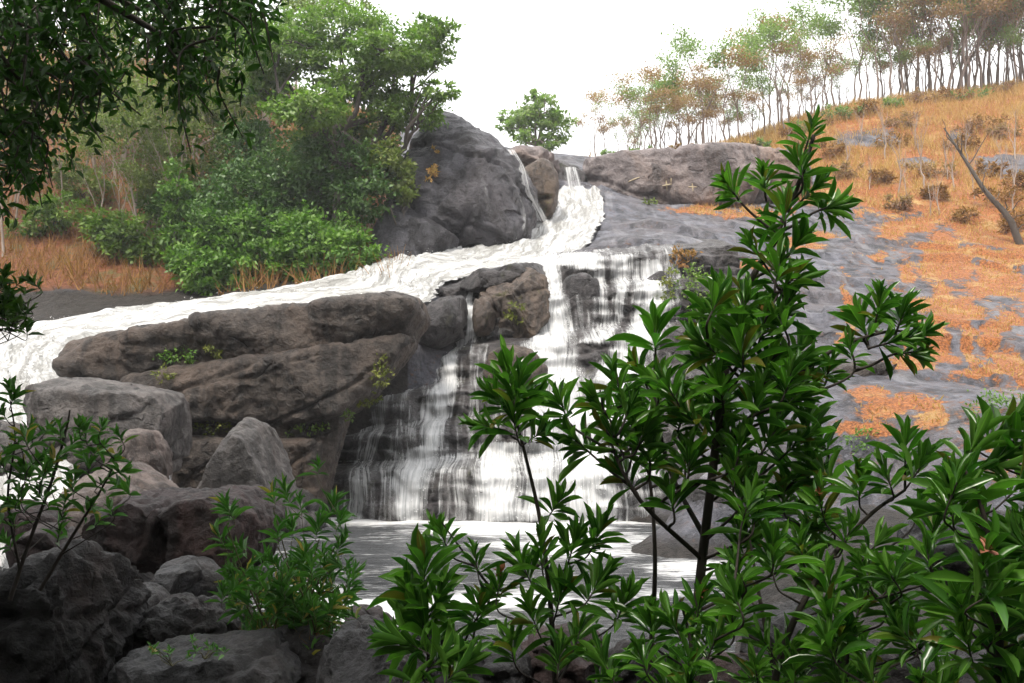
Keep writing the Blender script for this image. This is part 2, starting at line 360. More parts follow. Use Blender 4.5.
# ---------------------------------------------------------------- terrain (one sheet)
RIVER = [  # (near/right edge, far/left edge)
    ((598, 190, 47), (560, 190, 47)), ((602, 214, 44), (554, 214, 44.5)), ((590, 238, 40), (505, 238, 41.5)),
    ((560, 262, 35.5), (440, 250, 39.5)), ((500, 271, 34), (400, 258, 38)), ((445, 282, 32.2), (375, 266, 36.5)),
    ((420, 301, 29.6), (340, 279, 35.4)), ((330, 311, 28.8), (270, 292, 34.6)), ((230, 323, 28.3), (190, 303, 34)),
    ((135, 335, 27.4), (110, 314, 33)), ((78, 345, 27), (15, 330, 32)), ((62, 372, 25.5), (-70, 345, 30)),
    ((55, 405, 24), (-100, 385, 27)), ((60, 440, 21.5), (-90, 440, 23)), ((70, 485, 17.5), (-70, 490, 18.5)), ((110, 520, 14.5), (-50, 530, 14.6)), ((160, 565, 11.5), (20, 580, 11.5))]
CP = []
def cpt(x, y, z): CP.append((x, y, z))
def cpp(px, py, Y, dz=0.0): p = P(px, py, Y); CP.append((p[0], p[1], p[2] + dz))
for a, b in RIVER:
    pa, pb = P(*a), P(*b); c_ = (pa + pb) / 2
    CP.append((pa[0], pa[1], pa[2] - 0.12)); CP.append((pb[0], pb[1], pb[2] + 0.02)); CP.append((c_[0], c_[1], c_[2] - 0.45))
for q in [(0, 0, 1.35), (-3, 0, 1.5), (3, 0, 1.4), (0, -5, 1.8), (-8, 0, 2), (8, 0, 2), (0, 3, 1.2), (-2, 4, 1.0), (3, 4, 1.1), (0, 6.5, .35), (-3, 7, .5), (4, 7, .5),
          (8, 8, 1.2), (12, 10, 1.6), (-7, 6, 1.2), (-12, 8, 2.2), (-0.5, 10.5, -.35), (2, 13, -.5), (0, 18, -.8), (4, 17, -.7), (0, 23, -.8), (-4.5, 14, -.2), (-4.5, 20, -.4), (3.5, 23, -.8),
          (6.0, 15, .4), (5.2, 20, .2), (-2, 26, -.3), (-4.5, 24, -.8), (-4.4, 26, -.4), (-5.2, 27.5, .2), (-3.6, 25, -.8), (-8, 23.5, .3), (-11, 23, 1.5),
          (-2.5, 28.5, 2.0), (1, 28.5, 2.6), (4, 28.5, 2.6), (1, 31, 5.2), (4.5, 31, 5.4), (-1.5, 31, 4.6),
          (0, -60, 40), (-60, -20, 34), (60, -20, 34), (0, -14, 4.5), (-14, -6, 5), (14, -6, 5), (-60, 40, 24), (-90, 90, 34), (0, 110, 17), (90, 110, 32), (60, 50, 20), (0, 280, 20), (250, 250, 30), (-250, 250, 30), (-250, 0, 25), (250, 0, 25), (0, -250, 40)]: cpt(*q)  # unseen ground behind the viewpoint is raised to block sky light
for q in [  # far river bank and the hillside with bushes
          (395, 258, 38.5), (300, 283, 36), (200, 297, 35.5), (100, 303, 35), (0, 315, 34), (-100, 325, 33), (40, 262, 38), (150, 262, 38.5), (0, 160, 47), (120, 160, 47), (230, 190, 44), (330, 190, 44),
          (0, 60, 58), (120, 65, 58), (220, 85, 57), (330, 120, 52), (-200, 120, 48), (-200, 10, 62),
          # dome, chute, plateau
          (420, 215, 43), (470, 215, 44), (530, 220, 44.5), (545, 200, 46.5), (575, 168, 50.5), (640, 210, 49.3), (720, 205, 49.8), (790, 203, 49.8), (650, 162, 55), (720, 160, 55), (480, 170, 50), (575, 168, 62), (650, 168, 64), (740, 150, 62),
          # slab
          (600, 248, 35.5), (650, 248, 33.4), (700, 262, 32.5), (640, 222, 43), (700, 212, 47), (760, 211, 48), (850, 210, 48), (930, 222, 46), (1024, 240, 43.5), (760, 260, 38), (860, 260, 38), (960, 275, 36), (1060, 290, 34),
          (800, 300, 32.5), (900, 320, 30), (1024, 335, 28.5), (780, 365, 26.5), (860, 375, 25.4), (960, 385, 24.6), (1050, 395, 23.5), (770, 420, 22.6), (860, 432, 21), (960, 445, 19.5), (1060, 460, 18), (880, 500, 15), (1024, 520, 13), (740, 470, 20.5),
          # right hill
          (780, 165, 56), (850, 180, 51), (940, 180, 51), (1024, 190, 49), (1150, 180, 50), (760, 146, 56), (850, 112, 63), (940, 98, 67), (1024, 86, 69), (1150, 70, 70), (700, 153, 57)]: cpp(*q)
CP = np.array(CP)
def _phi(r2): return 0.5 * r2 * np.log(r2 + 1e-9)
def _solve():
    n = len(CP); X = CP[:, :2]; A = np.zeros((n + 3, n + 3))
    A[:n, :n] = _phi(((X[:, None] - X[None]) ** 2).sum(2)) + np.eye(n) * 0.25
    A[:n, n] = 1; A[:n, n + 1:] = X; A[n, :n] = 1; A[n + 1:, :n] = X.T
    return np.linalg.solve(A, np.concatenate([CP[:, 2], np.zeros(3)]))
RW = _solve()
def base_z(x, y):
    x = np.asarray(x, float); y = np.asarray(y, float); out = np.empty(len(x)); n = len(CP)
    for s in range(0, len(x), 20000):
        xx, yy = x[s:s + 20000], y[s:s + 20000]
        K = _phi((xx[:, None] - CP[None, :, 0]) ** 2 + (yy[:, None] - CP[None, :, 1]) ** 2)
        out[s:s + 20000] = K @ RW[:n] + RW[n] + RW[n + 1] * xx + RW[n + 2] * yy
    return out
def terrain_z(x, y):
    x = np.atleast_1d(np.asarray(x, float)); y = np.atleast_1d(np.asarray(y, float))
    z = base_z(x, y); d = np.hypot(x, y)
    hill = sstep(46, 54, y) + (x < -4) * sstep(34, 40, y); hill = np.clip(hill, 0, 1)
    z = z + 0.5 * hill * fbm(n3(x * .22, y * .22), 4)
    z = z + (1 - hill) * sstep(13, 22, y) * (0.16 * fbm(n3(x * .5, y * .3, 3), 4) + 0.05 * fbm(n3(x * 1.6, y * 1.2, 5), 3, True))
    sw = y * .30 + .12 * x + 1.7 * fbm(n3(x * .10, y * .10, 71), 4); sw = sw - np.floor(sw)
    sw2 = x * .22 - .10 * y + 1.9 * fbm(n3(x * .12, y * .12, 83), 4); sw2 = sw2 - np.floor(sw2)
    jt = (x > 2) * sstep(15, 20, y) * (1 - hill) * sstep(-.25, .15, fbm(n3(x * .15, y * .15, 91), 2))
    z = z + jt * (.30 * (sstep(0, .06, sw) - sw) + .16 * (sstep(0, .05, sw2) - sw2))
    z = z + (1 - sstep(12, 16, y)) * 0.12 * fbm(n3(x * .9, y * .9, 9), 4)
    return z
def hit(px, py, y0=12.0, y1=120.0):
    Y = np.arange(y0, y1, 0.1); p0 = P(px, py, 1.0); d = (p0 - np.array([0, 0, CZ]))
    X = d[0] * Y; Z = CZ + d[2] * Y; tz = terrain_z(X, Y); k = np.argmax(Z <= tz)
    if not (Z <= tz).any(): return np.array([X[-1], Y[-1], tz[-1]])
    return np.array([X[k], Y[k], tz[k]])

ang = np.concatenate([np.linspace(-180, -36, 60)[:-1], np.linspace(-36, 36, 620)[:-1], np.linspace(36, 180, 60)])
rad = np.concatenate([np.geomspace(0.05, 12, 90)[:-1], np.linspace(12, 62, 380)[:-1], np.geomspace(62, 700, 60)])
AA, RR = np.meshgrid(R(1) * ang, rad, indexing='ij')
tx, ty = (np.sin(AA) * RR).ravel(), (np.cos(AA) * RR).ravel()
rr = RR.ravel(); rc = np.minimum(1, 260 / rr)
tz = terrain_z(tx * rc, ty * rc)
# the river lies in its bed: keep the ground below the water surface
_a, _b = spline([P(*a) for a, b in RIVER], 900), spline([P(*b) for a, b in RIVER], 900)
_u = np.linspace(-.22, 1.0, 120)[None, :, None]; _u = np.where((np.arange(900) < 190)[:, None, None], np.clip(_u, 0, 1), _u)
_s = (_a[:, None] + (_b - _a)[:, None] * _u).reshape(-1, 3); _s[:, 2] = np.maximum(_s[:, 2], 0)
_gm = np.full((280, 280), 1e6); _ix = np.clip(((_s[:, 0] + 24) / .18).astype(int), 0, 279); _iy = np.clip(((_s[:, 1] - 5) / .18).astype(int), 0, 279)
np.minimum.at(_gm, (_ix, _iy), _s[:, 2])
_jx = ((tx + 24) / .18).astype(int); _jy = ((ty - 5) / .18).astype(int); _ok = (_jx >= 0) & (_jx < 280) & (_jy >= 0) & (_jy < 280)
tz = np.where(_ok, np.minimum(tz, _gm[np.clip(_jx, 0, 279), np.clip(_jy, 0, 279)] - .28), tz)
TV = np.stack([tx, ty, tz], 1); TQ = grid_quads(len(ang), len(rad))[:, ::-1]
tpx, tpy = proj(TV)
tn = fbm(n3(tx * .35, ty * .35, 1), 4); tn2 = fbm(n3(tx * 1.1, ty * 1.1, 2), 3)
front = (ty > 15) & (rr < 140)
# dry orange grass: the right hill above a wandering line, and separate patches on the slab
line = np.interp(tpx, [600, 700, 735, 760, 800, 840, 900, 930, 960, 990, 1024, 1300], [150, 150, 165, 172, 200, 208, 205, 214, 236, 250, 262, 300])
dry = sstep(12, -12, tpy - line + 22 * tn) * (tx > 4)
PATCH = [(760, 208, 34, 5), (700, 204, 30, 4), (890, 227, 13, 6), (845, 300, 5, 30), (935, 330, 10, 30), (1000, 352, 8, 26), (960, 258, 40, 8), (905, 268, 9, 12), (870, 420, 34, 7), (940, 296, 16, 8), (912, 222, 34, 7), (940, 245, 14, 16), (950, 272, 26, 12), (930, 262, 12, 20), (1000, 290, 34, 14), (955, 314, 27, 14), (985, 280, 12, 18), (925, 300, 20, 6), (968, 345, 8, 24),
         (990, 340, 8, 13), (1018, 372, 20, 20), (980, 372, 30, 6), (915, 358, 34, 7), (895, 400, 30, 12), (870, 385, 20, 8), (935, 412, 12, 14), (1010, 330, 12, 6), (820, 228, 16, 5), (745, 262, 14, 4), (800, 236, 20, 5), (880, 248, 8, 3), (1024, 260, 40, 14), (905, 190, 60, 22)]
_wx = tpx + 26 * fbm(n3(tx * .55, ty * .25, 15), 4) + 10 * tn2; _wy = tpy + 13 * fbm(n3(tx * .55, ty * .25, 35), 4) + 4 * tn2 + .12 * np.clip(tpx - 940, -50, 80)
for (a, b, c_, d_) in PATCH:
    e = np.hypot((_wx - a) / c_, (_wy - b) / d_) + 0.75 * tn2 + 0.4 * tn
    dry = np.maximum(dry, sstep(1.75, 0.35, e) * (tx > 3))
_rg = fbm(n3(tx * .55, ty * .22, 61), 4, True); dry = np.maximum(dry, .36 * sstep(.50, .72, _rg) * sstep(820, 930, tpx + .5 * (300 - tpy)) * (tx > 5) * (ty > 18))
bare = np.zeros(len(tx))
for (a, b, c_, d_) in [(865, 140, 40, 7), (985, 118, 22, 6), (1010, 165, 40, 12), (915, 163, 22, 6), (960, 140, 16, 5), (780, 160, 34, 7), (800, 178, 30, 9)]:
    bare = np.maximum(bare, sstep(1.2, 0.7, np.hypot((tpx - a) / c_, (tpy - b) / d_) + 0.5 * tn2 + 0.3 * tn))
dry = dry * (1 - bare) * front
dry = np.maximum(dry, (ty > 60) * (tx > 2) * 1.0)
soil = ((tx < -3.5) & (ty > 33)) * sstep(300, 285, tpy + 10 * tn) * (tpx < 400)
soil = np.maximum(soil, 1.0 * ((rr >= 140) | (ty < -2)) * (1 - dry))
lw = sstep(300, 312, tpy - np.interp(tpx, [0, 100, 220, 400], [-16, -16, -18, -46]) + 5 * tn) * (tx < -3) * (ty > 26)
wet = np.clip(np.maximum(lw, sstep(18, 13, ty)), 0, 1)  # all near ground is darkened too: shade put into its colour
wet = np.maximum(wet, (sstep(0.5, 0.1, tz) * (ty < 27)))
terr = mk('terrain', TV, TQ, M['terrain'], None, None, True, {'dry': dry, 'soil': soil, 'wet': wet})
tag(terr, 'granite slab, hillsides and stony ground around the waterfall', 'terrain', kind='structure')

# ---------------------------------------------------------------- cascade bedrock and its water
STEPS = np.array([(24.9, -1.0), (25.0, 0.0), (25.15, 1.15), (25.5, 1.45), (26.5, 1.75), (26.65, 2.55), (26.9, 2.75), (27.6, 2.95), (27.8, 3.75), (28.05, 3.95), (28.7, 4.15), (28.9, 4.95), (29.2, 5.2), (30.0, 5.45), (30.2, 6.5), (30.5, 6.75), (31.3, 6.95), (31.5, 7.7), (31.8, 7.95), (33.4, 8.35), (36.0, 8.9)])
sl = np.concatenate([[0], np.cumsum(np.hypot(*np.diff(STEPS, axis=0).T))]); sl /= sl[-1]
NX, NT = 320, 460
cx = np.linspace(-5.4, 7.2, NX); ct = np.linspace(0, 1, NT)
CX, CT = np.meshgrid(cx, ct, indexing='ij')
xf, tf = CX.ravel(), CT.ravel()
t2 = np.clip(tf + (0.035 * fbm(n3(xf * .45, tf * 1.5, 4), 3) + 0.015 * pn(n3(np.floor(xf * 1.1 + 0.6 * np.sin(tf * 9)) * 3.7, tf * 2, 8))) * sstep(0, .08, tf), 0, 1)
cy = np.interp(t2, sl, STEPS[:, 0]); cz = np.interp(t2, sl, STEPS[:, 1])
scl = np.interp(xf, [-5.4, -2.6, 1, 4.6, 7.2], [0.70, 0.83, 0.93, 0.985, 1.0]); cz = cz * scl
cy = cy + 0.55 * fbm(n3(xf * .35, cz * .3, 12), 3) + 0.28 * fbm(n3(xf * 1.1, cz * 1.3, 2), 4, True) - np.interp(xf, [-5.4, -3, 0, 7], [-1.2, -.2, 0, 0])
_sw = cz / .40 + 1.1 * fbm(n3(xf * .5, tf * 2, 31), 3); _sw = _sw - np.floor(_sw); cy = cy - 0.24 * np.where(_sw < .82, _sw / .82, (1 - _sw) / .18) * (0.5 + fbm(n3(xf * .9, cz * .6, 33), 2))
cz = cz + 0.10 * fbm(n3(xf * 1.7, cy * 1.5, 22), 4)
CV = np.stack([xf, cy, cz], 1)
cas = mk('cascade_bedrock', CV, grid_quads(NX, NT)[:, ::-1], M['cascade'])
tag(cas, 'dark stepped bedrock under the falling water', 'rock face', kind='structure')
# flow map of the falls, as strands (x in px, y in px, half width) read down each stream
G = CV.reshape(NX, NT, 3)
Nn = norm(np.cross(np.gradient(G, axis=1), np.gradient(G, axis=0))).reshape(-1, 3)
Nn[Nn[:, 1] > 0] *= 1
Nn = np.where((Nn[:, 1:2] > 0.2), -Nn, Nn)
_ker = np.hanning(11); _ker /= _ker.sum()
_sm = np.stack([np.apply_along_axis(lambda a: np.convolve(np.pad(a, 5, 'edge'), _ker, 'valid'), 1, G[:, :, i]) for i in range(3)], 2)
_sm[:, :, 1] = np.minimum(_sm[:, :, 1], G[:, :, 1] + .04) - .05; _sm[:, :, 2] = np.maximum(_sm[:, :, 2], G[:, :, 2] - .02) + .02
WV = _sm.reshape(-1, 3)
wpx, wpy = proj(WV)
STREAMS = [
    ([(500, 255, 60), (545, 262, 30)], 1.0),
    ([(549, 262, 13), (553, 300, 14), (557, 328, 17), (548, 345, 26), (548, 365, 34), (562, 385, 30), (575, 420, 30), (585, 470, 34), (590, 520, 40)], .86),
    ([(575, 255, 30), (590, 266, 24)], 0.8),
    ([(600, 258, 10), (602, 290, 7), (606, 322, 7), (590, 340, 12)], 0.62),
    ([(622, 256, 14), (622, 290, 9), (618, 316, 8), (600, 340, 14)], 0.7),
    ([(640, 262, 10), (636, 300, 7)], 0.6),
    ([(652, 262, 9), (655, 285, 15), (657, 306, 18), (640, 340, 22), (615, 380, 24), (600, 420, 24)], 0.9),
    ([(676, 262, 4), (680, 310, 4)], 0.5),
    ([(470, 288, 4), (471, 335, 6), (456, 342, 14), (449, 352, 9), (450, 380, 9), (441, 392, 17), (436, 412, 15), (432, 445, 12), (420, 455, 26), (412, 480, 22), (408, 518, 16)], 0.84),
    ([(500, 330, 14), (470, 340, 20)], 0.45),
    ([(500, 445, 26), (497, 480, 26), (500, 518, 32)], 0.86),
    ([(470, 455, 30), (430, 462, 40)], 0.62), ([(425, 478, 12), (400, 518, 10)], 0.55),
    ([(540, 400, 20), (540, 450, 22)], 0.8), ([(540, 440, 18), (545, 518, 30)], 0.8),
    ([(395, 342, 3), (392, 375, 4), (380, 420, 4), (372, 470, 5)], 0.5), ([(420, 345, 8), (412, 385, 8), (405, 425, 10), (380, 445, 16), (360, 460, 12), (352, 518, 5)], 0.42),
    ([(430, 360, 14), (425, 400, 14)], 0.4), ([(480, 345, 14), (478, 390, 14)], 0.40), ([(460, 470, 12), (462, 518, 12)], 0.5), ([(385, 478, 6), (380, 518, 6)], 0.5), ([(362, 380, 4), (355, 440, 4)], 0.42),
    ([(400, 350, 10), (385, 400, 12), (372, 440, 14), (350, 518, 16)], 0.58), ([(440, 345, 30), (410, 400, 30), (390, 450, 40), (385, 518, 46)], 0.46), ([(350, 462, 20), (420, 452, 40), (430, 470, 40)], .6),
    ([(620, 380, 30), (640, 450, 30), (640, 520, 36)], 0.55), ([(690, 330, 14), (690, 420, 14)], 0.3)]
flow = np.zeros(len(WV))
for pts, dens in STREAMS:
    pts = np.array(pts, float)
    c_ = np.interp(wpy, pts[:, 1], pts[:, 0]); hw = np.interp(wpy, pts[:, 1], pts[:, 2])
    inside = sstep(pts[0, 1] - 7, pts[0, 1], wpy) * sstep(pts[-1, 1] + 8, pts[-1, 1] + 1, wpy)
    flow = np.maximum(flow, dens * inside * sstep(1.75, 0.25, np.abs(wpx - c_ + 5 * fbm(n3(xf * 1.5, tf * 30, 6), 2)) / hw))
flow = np.maximum(flow, (0.28 + 0.48 * fbm(n3(xf * 2.2, tf * 1.3, 41), 2)) * sstep(338, 356, wpy) * sstep(340, 356, wpx + (wpy - 345) * 0.16 - 16) * np.where(wpx > 620, .8, 1))
flow = np.maximum(flow, (0.38 + 0.4 * fbm(n3(xf * 1.9, tf * 2, 43), 2)) * sstep(560, 590, wpx) * sstep(700, 670, wpx) * sstep(345, 335, wpy))
flow = flow + 0.05 * np.clip(Nn[:, 2] - .45, 0, .4) / .4 * (flow > .3)
arc = np.concatenate([np.zeros((NX, 1)), np.cumsum(np.linalg.norm(np.diff(G, axis=1), axis=2), axis=1)], 1).ravel()
q = grid_quads(NX, NT)[:, ::-1]; q = q[flow[q].max(1) > 0.2]
u_, inv = np.unique(q, return_inverse=True)
fallw = mk('waterfall', WV[u_], inv.reshape(-1, 4), M['fall'], None, None, True, {'flow': flow[u_], 'fu': xf[u_] + 0.25 * pn(n3(xf[u_] * .8, arc[u_] * .5, 1)), 'fv': arc[u_]})
tag(fallw, 'white water falling in strands down the stepped bedrock', 'waterfall', kind='structure')

# ---------------------------------------------------------------- river of white water
ra = spline([P(*a) for a, b in RIVER], 420); rb = spline([P(*b) for a, b in RIVER], 420)
NS = 90; uu = np.linspace(-0.06, 1.06, NS)
_k = np.arange(420) * .11
_ea, _eb = 0.10 * fbm(n3(_k, 1.5, 0), 4) + .04 * pn(n3(_k * 5, 4, 0)), 0.10 * fbm(n3(_k, 7.5, 3), 4) + .04 * pn(n3(_k * 5, 9, 0))
U2 = _ea[:, None] + uu[None] * (1 + _eb - _ea)[:, None]
RV = (ra[:, None] + (rb - ra)[:, None] * U2[:, :, None])
ln = np.concatenate([[0], np.cumsum(np.linalg.norm(np.diff((ra + rb) / 2, axis=0), axis=1))])
fv = np.repeat(ln, NS); wd_ = np.linalg.norm(rb - ra, axis=1); fu = (uu[None] * wd_[:, None]).ravel()
RV = RV.reshape(-1, 3); edge = np.tile(np.minimum(uu + 0.06, 1.06 - uu) / 0.12, 420)
RV[:, 2] += (0.34 * fbm(n3(fu * .9, fv * .35, 3), 3) + 0.27 * fbm(n3(fu * 1.4, fv * .5, 7), 3, True) - 0.02) * np.clip(edge, 0.15, 1)
riv = mk('river', RV, grid_quads(420, NS), M['river'], None, None, True, {'flow': np.clip(edge, 0, 1), 'fu': fu, 'fv': fv})
tag(riv, 'foaming white river rushing down from the chute and away to the side', 'river', kind='structure')

# ---------------------------------------------------------------- pool
gx, gy = np.meshgrid(np.linspace(-9, 9, 220), np.linspace(8, 27, 240), indexing='ij')
gx, gy = gx.ravel(), gy.ravel()
PV = np.stack([gx, gy, 0.0 + 0.035 * fbm(n3(gx * 1.2, gy * 2.2), 4)], 1)
ppx, ppy = proj(PV)
foam = np.maximum(.06, sstep(530, 517, ppy) * 0.9)
for (a, b, c_, d_, s_) in [(590, 545, 110, 18, 0.45), (480, 600, 130, 12, 0.5), (640, 592, 70, 10, 0.35), (370, 612, 60, 14, 1.0), (250, 522, 60, 12, 0.9), (520, 528, 120, 9, 0.6), (690, 570, 50, 14, 0.4), (420, 535, 60, 6, 0.25), (300, 600, 60, 20, 0.6)]:
    foam = np.maximum(foam, s_ * sstep(1.3, 0.4, np.hypot((ppx - a) / c_, (ppy - b) / d_) + 0.3 * fbm(n3(gx * .8, gy * 1.3, 4), 3)))
pool = mk('pool', PV, grid_quads(220, 240), M['pool'], None, None, True, {'foam': foam})
tag(pool, 'grey rippled pool with drifting foam below the falls', 'pool', kind='structure')

# flying drops over the rough water (uncountable)
_r = np.random.RandomState(91); _i = _r.choice(np.nonzero(edge > 1.6)[0], 2500); _p = RV[_i] + np.abs(_r.normal(size=(2500, 3))) * [.08, .08, .10] + [0, 0, .02]
_j = _r.choice(np.nonzero(flow > .62)[0], 3500); _p = np.concatenate([_p, WV[_j] + np.abs(_r.normal(size=(3500, 3))) * [.05, -.10, .04]]); _p[:, :2] += _r.normal(size=(6000, 2)) * .03
mb = MB(); put_leaves(mb, (np.array([[-.5, 0, 0], [.5, 0, 0], [.5, 1, .5], [-.5, 1, .5], [-.5, .5, -.6], [.5, .5, -.6]]), np.array([[0, 1, 2, 3], [0, 4, 5, 1], [3, 2, 5, 4]]), np.zeros(6), np.zeros(6)), _p, _r.normal(size=(6000, 3)), _r.normal(size=(6000, 3)), _r.uniform(.008, .026, 6000), _r.uniform(.008, .022, 6000), _r.uniform(0, 1, 6000))
m_, t_, o2_ = newmat('water_drops'); t_.links.new(pbsdf(t_, base=(.85, .85, .85), rough=.4), o2_.inputs[0])
tag(mb.build('spray', m_), 'white drops flying over the rushing river and falls', 'spray', kind='stuff')

# ---------------------------------------------------------------- rocks
def hull_mesh(hulls):
    bm = bmesh.new()
    for pts in hulls:
        b2 = bmesh.new()
        for p in pts: b2.verts.new([float(v) for v in p])
        bmesh.ops.convex_hull(b2, input=b2.verts, use_existing_faces=False)
        loose = [v for v in b2.verts if not v.link_faces]
        for v in loose: b2.verts.remove(v)
        bmesh.ops.recalc_face_normals(b2, faces=b2.faces)
        me = bpy.data.meshes.new('tmp'); b2.to_mesh(me); b2.free(); bm.from_mesh(me); bpy.data.meshes.remove(me)
    me = bpy.data.meshes.new('hull'); bm.to_mesh(me); bm.free(); return me
def outline(pts, Y, tf, tb, sf=0.62, sb=0.7, seed=0, tilt=0.0, grow=1.0):
    """a traced silhouette given its own distance and thickness; tilt leans the top back"""
    rs = np.random.RandomState(seed); W = np.array([P(a, b, Y) for a, b in pts]); c = W.mean(0); out = []; W = c + (W - c) * grow
    zmin, zmax = W[:, 2].min(), W[:, 2].max()
    for s, dy in ((1.0, 0.0), (0.5 + 0.5 * sf + 0.04, -tf * 0.75), (sf, -tf), (0.96, tb * .5), (sb, tb)):
        q = c + (W - c) * s; q[:, 1] = Y + dy + rs.uniform(-.12, .12, len(W)) * (tf + tb) * (dy != 0)
        q[:, 1] += tilt * (q[:, 2] - zmin) 
        out.append(q)
    return np.concatenate(out)
def rock(name, label, hulls, mat, voxel=0.08, smooth=4, amp=0.06, freq=1.2, fine=0.4, group=None, cat='rock', seed=0, facets=13, cut=(.76, .95), strata=0.0, cracks=3):
    me = hull_mesh(hulls); ob = bpy.data.objects.new('tmp', me); col.objects.link(ob)
    r = ob.modifiers.new('r', 'REMESH'); r.mode = 'VOXEL'; r.voxel_size = voxel
    s = ob.modifiers.new('s', 'SMOOTH'); s.factor = 0.5; s.iterations = smooth
    dg = bpy.context.evaluated_depsgraph_get(); me2 = bpy.data.meshes.new_from_object(ob.evaluated_get(dg))
    bpy.data.objects.remove(ob); bpy.data.meshes.remove(me)
    n = len(me2.vertices); V = np.empty(n * 3, np.float32); me2.vertices.foreach_get('co', V); V = V.reshape(-1, 3).astype(float)
    N = np.empty(n * 3, np.float32); me2.vertices.foreach_get('normal', N); N = N.reshape(-1, 3)
    Vs = V + seed * 13.7; fr = np.random.RandomState(seed + len(label)); ctr = V.mean(0)
    for _ in range(facets):      # chipped faces
        fd_ = norm(fr.normal(size=3) * [1, 1, .8] + [0, -.35, .1]); h_ = (V - ctr) @ fd_; lim = h_.max() * fr.uniform(*cut)
        V = V - np.maximum(0, h_ - lim)[:, None] * fd_ * .9
    d = amp * (fbm(Vs * freq, 4) * 0.8 + fine * 1.2 * (fbm(Vs * freq * 2.7 + 5, 4, True) - 0.35))
    if strata:
        sw = Vs[:, 2] / .34 + .12 * Vs[:, 0] + 1.3 * fbm(Vs * [.22, .22, .5], 3); sw = sw - np.floor(sw)
        d = d + strata * (np.where(sw < .86, sw / .86, (1 - sw) / .14) - .5) * np.clip(1 - np.abs(N[:, 2]), 0, 1) * (.4 + fbm(Vs * .6 + 3, 3))
    size = np.ptp(V, axis=0).max()
    for k in range(cracks):
        cn = norm(fr.normal(size=3) * [.6, .4, 1.0]); ds = (V - ctr) @ cn; off = fr.uniform(-.3, .3) * np.ptp(ds)
        ds = ds - off + .05 * size * fbm(V * (3.5 / size) + k * 7, 3); w_ = voxel * 1.1
        d = d - voxel * 1.8 * np.exp(-(ds / w_) ** 2) * sstep(-.15, .15, fbm(V * (2.0 / size) + k * 11 + 3, 2)) + voxel * .5 * sstep(-w_ * 3, w_ * 3, ds)
    V = V + N * d[:, None]
    b = V.min(0); base = np.array([V[:, 0].mean(), V[:, 1].mean(), b[2]])
    me2.vertices.foreach_set('co', (V - base).astype(np.float32).ravel()); me2.name = name
    me2.polygons.foreach_set('use_smooth', np.ones(len(me2.polygons), bool)); me2.update()
    me2.materials.clear(); me2.materials.append(mat)
    o = bpy.data.objects.new(name, me2); col.objects.link(o); o.location = base
    return tag(o, label, cat, group)

# long ledge of layered rock beside the falls
rock('rock_ledge', 'long brown layered rock ledge between the river and the pool, cracked into thick slabs', [
    outline([(78, 368), (88, 350), (118, 341), (152, 338), (156, 356), (150, 382), (86, 384)], 26.0, 1.1, 1.5, 0.9, seed=1),
    outline([(148, 339), (205, 329), (219, 326), (229, 350), (231, 374), (150, 381)], 26.2, 1.45, 1.6, 0.95, seed=2),
    outline([(216, 325), (300, 317), (330, 313), (334, 354), (231, 369)], 26.3, 1.7, 1.8, 0.96, seed=3),
    outline([(328, 313), (400, 304), (420, 309), (424, 320), (412, 340), (332, 356)], 26.4, 1.95, 1.8, 0.93, seed=33),
    outline([(142, 382), (232, 369), (296, 359), (300, 420), (190, 414), (152, 404)], 25.6, 1.5, 1.5, 0.96, seed=4),
    outline([(292, 361), (340, 353), (412, 341), (398, 364), (372, 394), (348, 412), (298, 421)], 25.7, 1.75, 1.5, 0.95, seed=44),
    outline([(176, 410), (280, 416), (348, 408), (330, 450), (318, 525), (180, 510)], 25.3, 0.75, 1.5, 0.95, seed=5),
    outline([(150, 440), (260, 446), (326, 440), (322, 500), (160, 505)], 25.0, 0.95, 1.5, 0.95, seed=55),
    outline([(98, 382), (150, 380), (190, 412), (180, 480), (120, 470)], 25.6, 0.5, 1.5, 0.9, seed=6)],
    M['ledge'], 0.045, 1, 0.085, 0.8, 1.0, facets=0, strata=.05, cracks=8)
rock('rock_outcrop', 'smaller dark bedrock shelf at the foot of the brown ledge, above the pool edge', [outline([(258, 502), (286, 486), (312, 494), (322, 528), (250, 530)], 23.8, .8, 1.0, seed=7)], M['cascade'], 0.07, 3, .12, 1.0)
# rocks within the falls
rock('cascade_boulder', 'square brown boulder with yellow moss, between two strands at the top of the falls', [outline([(480, 296), (500, 281), (528, 268), (545, 276), (547, 318), (530, 343), (486, 345), (478, 325)], 30.6, 1.0, 1.4, .8, seed=8)], M['brown'], .05, 1, .14, 1.0, .8, facets=14, cut=(.66, .92), cracks=4)
rock('cascade_boulder', 'small tan boulder beside the thin strand at the top of the falls', [outline([(476, 300), (490, 298), (496, 312), (492, 335), (478, 336), (474, 318)], 30.1, .5, .8, seed=9)], M['brown'], .05, 3, .08, 1.4)
rock('cascade_boulder', 'dark wet boulder wedged at the inner end of the long brown ledge', [outline([(420, 312), (446, 298), (466, 300), (468, 334), (440, 348), (416, 345)], 29.6, .8, 1.0, seed=10)], M['cascade'], .06, 3, .12, 1.1)
rock('cascade_boulder', 'flat dark rock lying over the lip of the falls, above the square brown boulder', [outline([(452, 287), (478, 273), (545, 263), (546, 274), (520, 281), (485, 294)], 31.6, .9, 1.2, .8, seed=11)], M['cascade'], .06, 3, .1, 1.1)
rock('cascade_boulder', 'dark square rock between the two main white curtains at the top', [outline([(566, 280), (582, 275), (598, 280), (600, 318), (584, 324), (564, 320)], 31.0, .5, .9, .85, seed=12)], M['cascade'], .06, 3, .1, 1.2)
